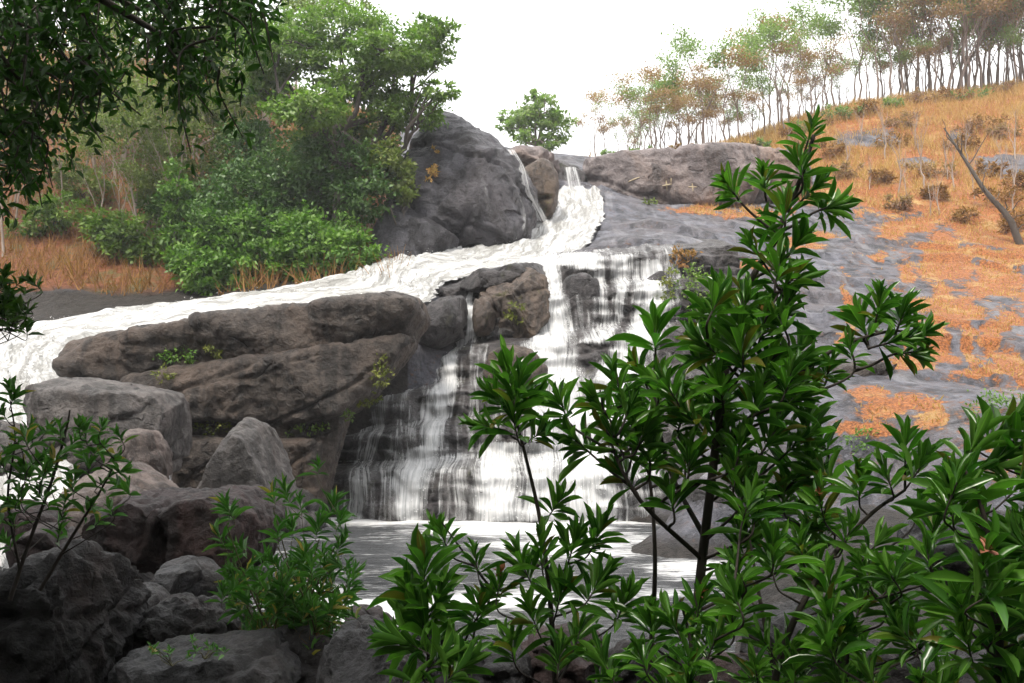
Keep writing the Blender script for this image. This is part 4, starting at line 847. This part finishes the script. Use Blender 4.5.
for k, (lb, a, b, rx, ry, Y, n, mt) in enumerate([
    ('small leafy green plant rooted in the crack of the brown ledge', 178, 356, 20, 8, 24.2, 240, 'bush_bright'),
    ('yellowish little plant on the brown ledge, right of the leafy one', 214, 350, 9, 7, 24.2, 90, 'moss'),
    ('yellow-green tuft hanging below the leafy plant on the ledge', 165, 377, 9, 9, 24.2, 100, 'moss'),
    ('yellowish moss strip down the inner corner of the ledge', 381, 372, 8, 18, 24.8, 220, 'moss'),
    ('moss tuft low in the inner corner of the ledge', 366, 398, 12, 10, 24.4, 140, 'moss'),
    ('low green plant at the foot of the ledge, above the pool', 312, 430, 24, 6, 23.8, 160, 'tree_green'),
    ('yellow-brown moss on the shaded base of the ledge', 215, 428, 22, 12, 24.4, 160, 'moss'),
    ('sprig of green low on the ledge near the falls', 343, 414, 12, 6, 24.0, 90, 'tree_green'),
    ('orange-brown grass hanging over the rock lip right of the falls', 683, 258, 14, 12, 32.0, 260, 'straw'),
    ('green cushion of plants on the wet rock right of the falls', 692, 288, 20, 26, 32.0, 420, 'tree_green'),
    ('mossy green strip beside the last curtain of the falls', 668, 288, 6, 22, 31.2, 220, 'moss'),
    ('tiny green plant at the foot of the long rock wall', 648, 203, 8, 5, 48.2, 60, 'olive'),
    ('rusty orange tuft clinging to the face of the dome', 432, 176, 7, 13, 38.9, 220, 'dry_grass'),
    ('small rusty orange tuft higher on the dome', 433, 150, 5, 4, 39.6, 50, 'dry_grass'),
    ('moss patch on the square brown boulder in the falls', 516, 312, 8, 12, 29.7, 120, 'moss'),
    ('bright green ferny plant beside the grey slab', 1000, 412, 30, 22, 18.5, 420, 'bush_bright'),
    ('green leafy plant at the base of the slab, glimpsed past the shrub', 860, 440, 16, 18, 19.5, 200, 'bush_bright')]):
    c = surf(a, b, Y)[0] + [0, -.08, 0]; s = c[1] / F; t = thing('ledge_plant', lb, 'plant', c - [0, 0, ry * s])
    rs3 = np.random.RandomState(300 + k); mb = MB()
    for q in range(5): tube(mb, wiggle(c + [0, .25, -ry * s], c + norm(rs3.normal(size=3)) * np.array([rx, rx * .3, ry]) * s * .8, 5, .05, rs3), np.linspace(.015, .006, 5), 4)
    mb.build('stem', M['stem_green'], t)
    mb = MB(); crown(mb, [(c, np.array([rx * s, max(.25, rx * s * .4), ry * s]), n)], LT_TINY, 4.2 * s, 2.4 * s, rs3, per=12, spread=.2, up=.6); mb.build('foliage', M[mt], t)

# ---------------------------------------------------------------- grass (uncountable)
rs = np.random.RandomState(11)
fc = TV[TQ].mean(1); fd = dry[TQ].mean(1); e1 = TV[TQ[:, 1]] - TV[TQ[:, 0]]; e2 = TV[TQ[:, 3]] - TV[TQ[:, 0]]; fa = np.linalg.norm(np.cross(e1, e2), axis=1)
def grass(name, label, sel, sel_w, dens, h, wdt, mat, tall=None):
    idx = np.nonzero(sel)[0]; n = rs.poisson(np.minimum(fa[idx] * dens, 60)); k = np.repeat(idx, n)
    u, v = rs.uniform(0, 1, (2, len(k))); pos = TV[TQ[k, 0]] + e1[k] * u[:, None] + e2[k] * v[:, None]
    fr = sel_w[TQ[k]].mean(1); kp = rs.uniform(0, 1, len(k)) < sstep(.25, .85, fr + .45 * fbm(n3(pos[:, 0] * 1.6, pos[:, 1] * 1.2, 14), 4)); pos = pos[kp]; k = k[kp]
    cl = fbm(n3(pos[:, 0] * .7, pos[:, 1] * .7, 4), 3); keep = cl + rs.uniform(-.4, .4, len(k)) > -.18; pos = pos[keep]; cl = cl[keep]; k = k[keep]; n = len(pos)
    up = np.stack([rs.normal(0, .45, n), rs.normal(0, .45, n), np.ones(n)], 1); hh = h * rs.uniform(.4, 1.2, n) * (1 + .8 * np.clip(cl, -.5, 1))
    if tall is not None: hh = hh * tall(pos)
    mb = MB(); put_leaves(mb, LT_BLADE, pos - [0, 0, .03], up, rs.normal(size=(n, 3)) * [1, 1, .1], hh, np.full(n, wdt), np.clip(.5 + .5 * cl + rs.uniform(-.3, .3, n), 0, .95))
    return tag(mb.build(name, mat), label, 'grass', kind='stuff')
inview = (fc[:, 1] > 14) & (np.abs(fc[:, 0]) < fc[:, 1] * .62) & (np.hypot(fc[:, 0], fc[:, 1]) < 82)
def tallf(p): return 0.26 + 0.9 * sstep(42, 56, p[:, 1])
grass('dry_grass', 'dry orange grass covering the hill and lying in patches on the slab', inview & (fd > .12), dry, 80, .5, .04, M['dry_grass'], tallf)
fs = soil[TQ].mean(1)
grass('straw_grass', 'brownish dry grass and litter on the slope above the river bank', inview & (fs > .3) & (fc[:, 1] < 62), soil, 44, .55, .045, M['straw'], lambda p: 1.0 + .6 * sstep(40, 36, p[:, 1]))

# ---------------------------------------------------------------- foreground shrubs with whorled leaves
def whorl(mb, p, d, size, n, rs, wide=.23, tpl=LT_BIG, a0=74, a1=12, span=.62, rnd=None):
    d = norm(d); a = norm(np.cross(d, [0.3, 0.2, 0.93] if abs(d[2]) < .9 else [1, 0.1, 0])); b = np.cross(d, a)
    i = np.arange(n); s = i / max(1, n - 1); ph = i * 2.39996 + rs.uniform(0, 6.28)
    an = R(1) * (a0 + (a1 - a0) * s ** .8 + rs.normal(0, 9, n)); radv = np.cos(ph)[:, None] * a + np.sin(ph)[:, None] * b
    T = np.cos(an)[:, None] * d + np.sin(an)[:, None] * radv; N = norm(d - T * (T @ d)[:, None] + 1e-3 + rs.normal(0, .3, (n, 3)))
    T = norm(T + np.array([0, 0, -.12]) * (1 - s)[:, None]); L = size * (1.05 - .35 * s) * rs.uniform(.6, 1.2, n)
    pos = p + d * ((s - 1) * size * span)[:, None]
    put_leaves(mb, tpl, pos, T, N, L, L * wide * rs.uniform(.85, 1.15, n), rs.uniform(0, 1, n) if rnd is None else np.full(n, rnd))
def shrub(name, label, base, stems, whorls, leafm, seed, n=15, size=.15, wide=.22, tpl=LT_BIG, r=.012, bark='stem', extra=0, newleaf=(), buds=()):
    """stems: polylines of (px,py,Y); whorls: (px,py,Y,dx,dz[,scale]) -> tip of a twig with its rosette, joined to the nearest lower stem point"""
    rs = np.random.RandomState(seed); t = thing(name, label, 'shrub', base)
    mb = MB(); lf = MB(); nl = MB(); pool_ = []; bd = MB()
    for st in stems:
        c = spline([P(*q[:3]) for q in st], 40); r0 = st[0][3] if len(st[0]) > 3 else r; tube(mb, c, np.linspace(r0, r0 * .35, 40), 8)
        pool_.append(c)
    pl = np.concatenate(pool_)
    for k, q in enumerate(whorls):
        e = P(*q[:3]); sc_ = q[5] if len(q) > 5 else 1.0; dy = rs.uniform(-.5, .35)
        d = norm(np.array([q[3], dy, q[4]])); foot = e - d * size * .7
        dist = np.linalg.norm(pl - foot, axis=1) + 3.0 * (pl[:, 2] - foot[2] + .45 * np.hypot(pl[:, 0] - foot[0], pl[:, 1] - foot[1])).clip(0)
        a = pl[dist.argmin()]; tw = spline([a, a + (foot - a) * .5 + np.array([0, 0, -.004]), foot, e], 14); tube(mb, tw, np.linspace(r * .38, r * .2, 14), 6)
        pool_.append(tw[7:]); pl = np.concatenate(pool_)
        isn = k in newleaf
        whorl(nl if isn else lf, e, d, size * sc_ * rs.uniform(.85, 1.1), n + rs.randint(-3, 4), rs, wide, tpl)
        for z in range(extra):   # side leaves lower on the twig
            f = tw[rs.randint(4, 11)]; whorl(lf, f, d, size * sc_ * .9, 4, rs, wide, tpl, 100, 60)
        if k in buds:
            bd = MB(); whorl(bd, e + d * size * .25, d, size * .28, 9, rs, .5, LT_MID, 70, 10); bd.build('flower_bud', M['bud'], t)
    mb.build('stem', M[bark], t); lf.build('foliage', leafm, t)
    if nl.n: tag(nl.build('foliage', M['laurel_new'], t), 'bright young leaf rosettes')
    return t
def fill(rs, n, box, Y, poly=None):
    out = []
    for _ in range(n):
        a, b = rs.uniform(box[0], box[2]), rs.uniform(box[1], box[3]); out.append((a, b, rs.uniform(*Y), rs.uniform(-.7, .7), rs.uniform(.4, 1), rs.uniform(.8, 1.1)))
    return out
rs = np.random.RandomState(21)
Ym = 3.0
main_stems = [[(690, 690, 3.0, .016), (700, 580, 3.0), (714, 460, 3.0), (724, 380, 3.0), (742, 300, 3.02), (776, 235, 3.05), (800, 180, 3.05), (814, 135, 3.05)],
              [(716, 450, 3.0, .009), (770, 400, 3.05), (830, 352, 3.0), (885, 332, 2.95), (915, 333, 2.95)],
              [(706, 540, 3.0, .009), (670, 470, 3.1), (655, 400, 3.1), (655, 355, 3.1)],
              [(703, 560, 3.0, .008), (640, 500, 2.9), (610, 440, 2.9), (600, 390, 2.9)],
              [(722, 390, 3.0, .007), (760, 330, 2.9), (780, 290, 2.9)],
              [(650, 670, 3.2, .009), (655, 560, 3.2), (648, 470, 3.2), (630, 420, 3.2)]]
main_wh = [(812, 128, 3.05, .25, 1), (800, 160, 3.0, -.05, 1, .9), (816, 186, 3.05, .7, .75, .95), (836, 205, 3.05, .95, .35, .9), (728, 186, 3.0, -.75, .75), (764, 176, 3.1, -.2, 1, .8), (785, 205, 2.95, .1, 1), (770, 225, 3.1, -.4, .8), (800, 240, 3.0, .5, .7, .9), (752, 245, 2.95, -.5, .8), (780, 262, 2.9, .2, .9),
           (722, 290, 3.0, -.15, 1, 1.1), (745, 300, 2.9, .2, 1), (705, 318, 3.05, -.5, .8), (765, 318, 2.9, .3, 1), (790, 300, 2.95, .5, .9), (740, 340, 2.85, -.1, 1, 1.1), (700, 360, 2.95, -.4, .9, 1.1), (770, 360, 2.9, .3, 1, 1.1), (800, 350, 2.95, .5, .8), (720, 385, 2.85, -.2, .9, 1.1), (760, 395, 2.85, .3, .9, 1.1), (800, 390, 2.9, .6, .7),
           (880, 300, 2.95, .1, 1), (862, 318, 3.0, -.2, 1), (905, 308, 2.95, .35, .95), (925, 330, 2.95, .9, .5), (900, 340, 2.9, .9, .25, .9), (850, 345, 2.95, -.1, 1, .8), (918, 352, 2.95, 1, .1, .8), (830, 365, 3.0, .2, .9, .8),
           (655, 325, 3.1, 0, 1, 1.15), (636, 365, 3.15, -.5, .9), (615, 375, 2.9, -.3, 1, 1.1), (595, 400, 2.9, -.6, .8), (660, 385, 3.0, .1, 1), (640, 410, 2.95, -.2, 1), (685, 410, 2.95, .2, .9, 1.1), (610, 430, 2.9, -.4, .8), (560, 400, 3.0, -.4, .9, .9), (575, 440, 3.0, -.7, .6), (650, 450, 2.9, 0, .9), (690, 455, 2.85, .1, .9), (740, 440, 2.85, .2, .9), (775, 430, 2.85, .5, .8), (620, 470, 2.95, -.5, .7), (670, 490, 2.9, -.1, .8), (745, 480, 2.85, .2, .8), (800, 440, 2.9, .6, .7)]
main_wh += fill(rs, 18, (720, 410, 830, 560), (2.75, 3.2)) + fill(rs, 14, (690, 270, 800, 410), (2.8, 3.2)) + fill(rs, 8, (590, 380, 700, 470), (2.85, 3.2))
shrub('laurel_shrub', 'tall glossy-leaved shrub with a black main stem, standing before the falls and slab', P(690, 690, 3.0), main_stems, main_wh, M['laurel'], 41, 23, .118, .165, r=.014, extra=0, newleaf=(31, 51, 20, 8, 65), buds=(14,))
shrub('laurel_sapling', 'slim sapling with one leafy head against the white water', P(548, 690, 3.1),
      [[(556, 690, 3.1, .010), (550, 600, 3.1), (540, 520, 3.1), (524, 450, 3.1), (512, 405, 3.1)], [(545, 560, 3.1, .006), (500, 590, 3.05), (470, 560, 3.05), (440, 520, 3.05)]],
      [(508, 370, 3.1, -.1, 1, 1.15), (520, 385, 3.05, .3, 1, 1.1), (495, 395, 3.1, -.6, .8, 1.1), (530, 400, 3.1, .6, .7), (512, 415, 3.05, -.2, .8), (480, 425, 3.05, -.9, .2), (545, 430, 3.1, .7, .5, .8), (560, 500, 3.1, .5, .8, .8), (575, 540, 3.0, .3, 1), (600, 530, 3.0, .4, .9, .9), (540, 545, 3.0, -.1, 1), (520, 560, 3.0, -.4, .8), (562, 590, 2.95, .2, .9), (600, 580, 2.95, .5, .7), (530, 610, 2.95, -.3, .8), (580, 630, 2.9, .3, .8), (440, 530, 3.05, -.4, .9, .8), (475, 555, 3.0, -.2, 1, .7), (500, 580, 3, .1, .9, .7), (625, 600, 2.9, .3, .8), (510, 640, 2.9, -.2, .8), (560, 650, 2.85, .1, .9)],
      M['laurel'], 42, 22, .12, .165, r=.010, newleaf=(5, 16), buds=(18,))
shrub('laurel_sprig', 'low sprig with one broad rosette and drooping lower leaves by the foam', P(425, 700, 3.0),
      [[(432, 720, 3.0, .008), (428, 650, 3.0), (424, 600, 3.0)], [(440, 700, 3.0, .005), (470, 630, 3.0), (490, 600, 3.0)]],
      [(424, 565, 3.0, 0, 1, 1.2), (410, 590, 2.95, -.5, .8), (440, 595, 2.95, .4, .8, 1.1), (420, 620, 2.95, -.2, .4, 1.1), (445, 650, 2.9, .3, .3, 1.1), (480, 605, 3.0, .2, 1, .7), (400, 640, 2.9, -.6, .2), (490, 590, 3.05, .5, .8, .6), (465, 660, 2.85, .4, .4)], M['laurel'], 43, 20, .14, .19, r=.008, extra=1)
shrub('laurel_bush', 'broad low bush of glossy leaves, crossed by a slanting dark branch', P(800, 720, 2.8),
      [[(765, 720, 2.7, .011), (790, 630, 2.7), (830, 560, 2.7), (870, 515, 2.7), (905, 490, 2.7)], [(780, 700, 2.8, .008), (760, 600, 2.8), (750, 540, 2.8)], [(840, 720, 2.7, .008), (850, 620, 2.7), (860, 560, 2.7)], [(700, 720, 2.6, .007), (690, 640, 2.6), (680, 600, 2.6)]],
      [(905, 440, 2.65, .1, 1, 1.15), (925, 460, 2.6, .5, .9, 1.1), (885, 470, 2.65, -.3, .9), (860, 480, 2.7, -.1, 1), (820, 500, 2.75, -.3, .9), (850, 530, 2.65, .2, .8), (800, 540, 2.7, -.2, .9), (770, 560, 2.7, -.2, 1), (880, 540, 2.6, .5, .7), (830, 580, 2.6, 0, .9), (860, 600, 2.6, .3, .8), (900, 570, 2.6, .5, .8), (700, 600, 2.6, .1, 1), (670, 615, 2.6, -.4, .9), (715, 640, 2.55, .3, .9), (650, 620, 2.65, -.2, 1), (640, 655, 2.6, -.3, .7), (690, 660, 2.5, .1, .8), (740, 600, 2.7, 0, 1)]
      + fill(rs, 40, (730, 500, 940, 690), (2.4, 3.0)) + fill(rs, 5, (600, 620, 720, 690), (2.4, 2.8)), M['laurel'], 44, 19, .105, .165, r=.010, extra=0, newleaf=(0, 9, 19, 30), buds=(12, 4))
shrub('laurel_bush', 'near glossy bush with pale midribs, cut by the right edge of the photo', P(1010, 720, 2.2),
      [[(990, 760, 2.2, .010), (1000, 620, 2.2), (985, 520, 2.2), (965, 470, 2.2)], [(1040, 740, 2.3, .010), (1060, 560, 2.3), (1040, 470, 2.3), (1010, 440, 2.3)], [(1000, 640, 2.2, .006), (985, 590, 2.2), (985, 560, 2.2)]],
      [(975, 440, 2.3, .5, .8, 1.1), (1005, 425, 2.35, .7, .7, 1.1), (1000, 460, 2.3, .9, .4, 1.1), (1030, 440, 2.3, .6, .7, 1.1), (960, 480, 2.25, -.3, .9), (1025, 480, 2.25, .6, .6), (985, 555, 2.1, 0, 1, 1.1), (1000, 590, 2.1, .3, .2), (1015, 620, 2.15, .4, .6), (960, 600, 2.2, -.4, .8), (1020, 540, 2.3, .3, .9)]
      + fill(rs, 24, (925, 480, 1060, 690), (2.1, 2.6)), M['laurel'], 45, 18, .118, .175, r=.009, newleaf=(0, 3, 6), buds=(6,))

# feathery bush and the leafy sprigs at the left
rs = np.random.RandomState(31); st = []; wh = []
for k in range(17):
    a = rs.uniform(262, 330); tip = (rs.uniform(215, 360), rs.uniform(470, 600)); Y = 6.2 + rs.uniform(-.4, .4)
    st.append([(a, 655, Y, .008), ((a + tip[0]) / 2 + rs.uniform(-8, 8), 595, Y), (tip[0], tip[1] + 16, Y)])
    wh.append((tip[0], tip[1], Y, (tip[0] - 290) / 130, 1, 1.0))
    for j in range(8):
        f = rs.uniform(.1, .8); wh.append((a + (tip[0] - a) * f + rs.uniform(-22, 22), 650 + (tip[1] - 650) * f + rs.uniform(-8, 8), Y + rs.uniform(-.3, .3), rs.uniform(-.9, .9), rs.uniform(.4, 1), .9))
wh += [(318, 465, 6.2, .1, 1, .9), (335, 500, 6.2, .3, 1), (300, 500, 6.1, -.1, 1), (285, 490, 6.2, -.3, .9), (235, 545, 6.2, -.8, .6), (230, 570, 6.2, -.9, .4)]
shrub('feathery_bush', 'feathery light-green bush of narrow leaves between the dark boulders and the pool', P(295, 660, 6.2), st, wh, M['feather'], 46, 13, .145, .16, LT_MID, r=.007, bark='stem_green', buds=(40,))
st = [[(10, 600, 5.0, .011), (30, 540, 5.0), (52, 480, 5.0), (66, 430, 5.0), (70, 410, 5.0)], [(40, 590, 5.0, .011), (70, 540, 5.0), (95, 500, 5.0), (112, 470, 5.0)], [(20, 570, 5, .008), (8, 500, 5), (15, 440, 5), (10, 400, 5)]]
wh = [(8, 385, 5.0, -.2, 1, 1), (15, 395, 5, .4, .9), (30, 425, 5, .3, .8), (0, 410, 5, -.5, .8), (60, 428, 5, 0, 1), (75, 440, 5, .5, .9), (100, 447, 5, .7, .8), (115, 460, 5, .9, .4), (90, 462, 5, .2, 1), (50, 455, 5, -.4, .8), (25, 465, 5, -.5, .7), (75, 475, 5, .2, .9), (105, 480, 5, .6, .6), (125, 470, 5, .9, .3), (40, 490, 5, -.4, .8), (65, 500, 5, 0, 1), (90, 505, 5, .4, .8), (15, 505, 5, -.6, .6), (100, 520, 5, .6, .6), (5, 540, 5, -.4, .8), (60, 530, 5, .2, .8), (20, 470, 5, .1, 1), (0, 460, 5, -.3, .9), (85, 425, 5.1, .1, 1, .8)]
wh += fill(rs, 26, (-10, 420, 125, 520), (4.7, 5.3))
shrub('leafy_sprigs', 'airy sprigs with dark thin stems over the pale boulder at the left edge', P(20, 610, 5.0), st, wh, M['feather'], 47, 11, .105, .26, LT_MID, r=.009)
wh = fill(rs, 30, (-25, 268, 34, 332), (4.6, 5.2))
shrub('leafy_branch', 'low leafy branch poking in from the side above the white river', P(-90, 420, 5.0), [[(-90, 430, 5.0, .012), (-50, 350, 5.0), (-15, 310, 5.0), (15, 300, 5.0)]], wh, M['tree_dark'], 48, 11, .10, .34, LT_MID, r=.008)
# little sprigs on the slab and dry tuft
mb = MB(); rs = np.random.RandomState(8); c = P(300, 655, 5.9); n = 170
pos = c + rs.normal(size=(n, 3)) * [.10, .06, .0]; put_leaves(mb, LT_BLADE, pos, np.stack([rs.normal(0, .5, n), rs.normal(0, .4, n), np.ones(n)], 1), rs.normal(size=(n, 3)), rs.uniform(.1, .26, n), np.full(n, .006), rs.uniform(0, .9, n))
tag(mb.build('grass_tuft', M['straw'], None, c), 'small dry brown grass tuft between the bottom boulders', 'grass tuft')
for k, (a, b, Y, lb) in enumerate([(205, 655, 5.0, 'tiny green sprig growing on the flat slate slab'), (172, 662, 4.95, 'low green seedling on the left part of the slate slab')]):
    t = thing('seedling', lb, 'plant', P(a, b, Y)); mb = MB(); lf = MB(); rs = np.random.RandomState(60 + k)
    for q in range(6):
        e = P(a + rs.uniform(-26, 26), b - rs.uniform(4, 16), Y + rs.uniform(-.1, .1)); tube(mb, wiggle(P(a, b + 4, Y), e, 5, .06, rs), np.linspace(.003, .0015, 5), 4); whorl(lf, e, [rs.uniform(-.5, .5), -.2, 1], .045, 6, rs, .35, LT_MID)
    mb.build('stem', M['stem_green'], t); lf.build('foliage', M['feather'], t)

# ---------------------------------------------------------------- overhanging tree: trunk out of frame, boughs overhead
rs = np.random.RandomState(70); base = np.array([-4.6, 2.2, terrain_z(-4.6, 2.2)[0]])
t = thing('overhanging_tree', 'dark-leaved tree whose boughs hang into the upper corner overhead', 'tree', base)
mb = MB(); lf = MB(); fk = base + [.4, .4, 4.2]
tube(mb, wiggle(base - [0, 0, .3], fk, 12, .04, rs), np.linspace(.28, .2, 12), 12)
def hang_twigs(spots, Y, nl=20, tl=.5):
    for (a, b, dx) in spots:
        yy = rs.uniform(*Y); top = P(a, b, yy); e = top + np.array([dx + rs.uniform(-.1, .1), rs.uniform(-.15, .15), -tl * rs.uniform(.5, 1)])
        tw = spline([top, top + (e - top) * .5 + [.06 * rs.normal(), 0, .06], e], 12); tube(mb, tw, np.linspace(.008, .003, 12), 5)
        k = rs.randint(1, 12, nl); d = norm(rs.normal(size=(nl, 3)) + [0, 0, -.5])
        put_leaves(lf, LT_MID, tw[k] + rs.normal(size=(nl, 3)) * .025, d, norm(rs.normal(size=(nl, 3)) * .6 + [0, -.2, .8]), rs.uniform(.045, .085, nl), rs.uniform(.02, .034, nl), rs.uniform(0, 1, nl))
sp_ = []
for (a0, a1, b0, b1, n) in [(-40, 90, -60, 40, 68), (80, 190, -60, 6, 34), (180, 275, -60, -28, 18), (-40, 45, 40, 110, 26), (120, 205, 20, 62, 13), (60, 120, 30, 70, 14), (-40, 25, 100, 140, 12), (190, 225, 0, 40, 6), (60, 135, 55, 95, 7), (10, 60, 120, 160, 5), (-40, 40, 120, 170, 12), (150, 240, 40, 95, 9), (215, 260, -20, 15, 8)]:
    for _ in range(n): sp_.append((rs.uniform(a0, a1), rs.uniform(b0, b1), rs.uniform(-.1, .2)))
hang_twigs(sp_, (4.4, 6.0), 26, .34)
for e in [P(-30, 20, 5.2), P(60, -30, 5.2), P(140, 10, 5.1), P(220, -40, 5.0), P(20, 80, 5.0), P(170, 40, 5.0), P(270, -50, 5.1)]:
    tube(mb, wiggle(fk, e, 12, .04, rs, .06), np.linspace(.09, .012, 12), 8)
# the rest of the crown spreads overhead, beyond the picture, and shades the near bank
cl = []
for k in range(100):
    x, y = rs.uniform(-8, 7.5), rs.uniform(-6.5, 11.5)
    z = max(6.0 + rs.uniform(-.3, 1.6), CZ + .48 * y + 2.0)
    rel = np.array([x, y, z]) - np.array([1.0, 3.2, 2.8]); off = rel - np.array(sdir) * (rel @ np.array(sdir))
    if np.linalg.norm(off) < 3.0: continue       # a gap in the leaves: light falls on the shrubs below
    cl.append((np.array([x, y, z]), np.array([1.4, 1.4, .6]), 520))
    if k % 2 == 0: tube(mb, wiggle(fk, cl[-1][0], 10, .04, rs, .05), np.linspace(.10, .02, 10), 6)
crown(lf, cl, LT_TINY, .17, .10, rs)
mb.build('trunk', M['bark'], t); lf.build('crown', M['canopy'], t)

# unseen trees added around and behind the viewpoint to keep the foreground in shade
rs = np.random.RandomState(77); proto = None
for k, (x, y) in enumerate([(-9.5, 2.5), (-7, -5), (-2.5, -8), (2.5, -8.5), (7.5, -5.5), (10, 2), (-12, -4), (12, -5), (0, -13), (-7, -13), (7, -13)]):
    z = terrain_z(x, y)[0]
    if proto is None:
        proto = tree('shade_tree', 'dense dark-leaved tree added for shade on the near bank, outside the picture', 'tree', (x, y, z), [(np.array([x, y, z]) + v, np.array([3.0, 3.0, 2.2]), 1500) for v in ([0, 0, 3.0], [.6, .4, 6.0], [-.6, -.3, 9.0], [.2, .2, 11.5])], M['canopy'], M['bark'], .34, .22, .25, .4, 78, group='added shade trees of the near bank', per=20)
    else:
        o = proto.copy(); col.objects.link(o); o.location = (x, y, z); o.rotation_euler = (0, 0, k * 1.1)
        for ch in proto.children: c = ch.copy(); col.objects.link(c); c.parent = o
# ---------------------------------------------------------------- haze
def haze(density):
    m, tt, out = newmat('haze_air'); v = nd(tt, 'ShaderNodeVolumePrincipled'); v.inputs['Density'].default_value = density
    v.inputs['Color'].default_value = (0.96, 0.97, 1.0, 1); v.inputs['Anisotropy'].default_value = 0.3
    tt.links.new(v.outputs[0], out.inputs['Volume'])
    x0, x1, y0, y1, z0, z1 = -720, 720, -720, 720, -12, 60
    V = np.array([(x, y, z) for x in (x0, x1) for y in (y0, y1) for z in (z0, z1)], float)
    Q = np.array([(0, 1, 3, 2), (4, 6, 7, 5), (0, 4, 5, 1), (2, 3, 7, 6), (0, 2, 6, 4), (1, 5, 7, 3)])
    o = mk('haze', V, Q, m, None, None, False); tag(o, 'pale haze in the bright air above the falls', 'haze', kind='stuff')
haze(0.0009)
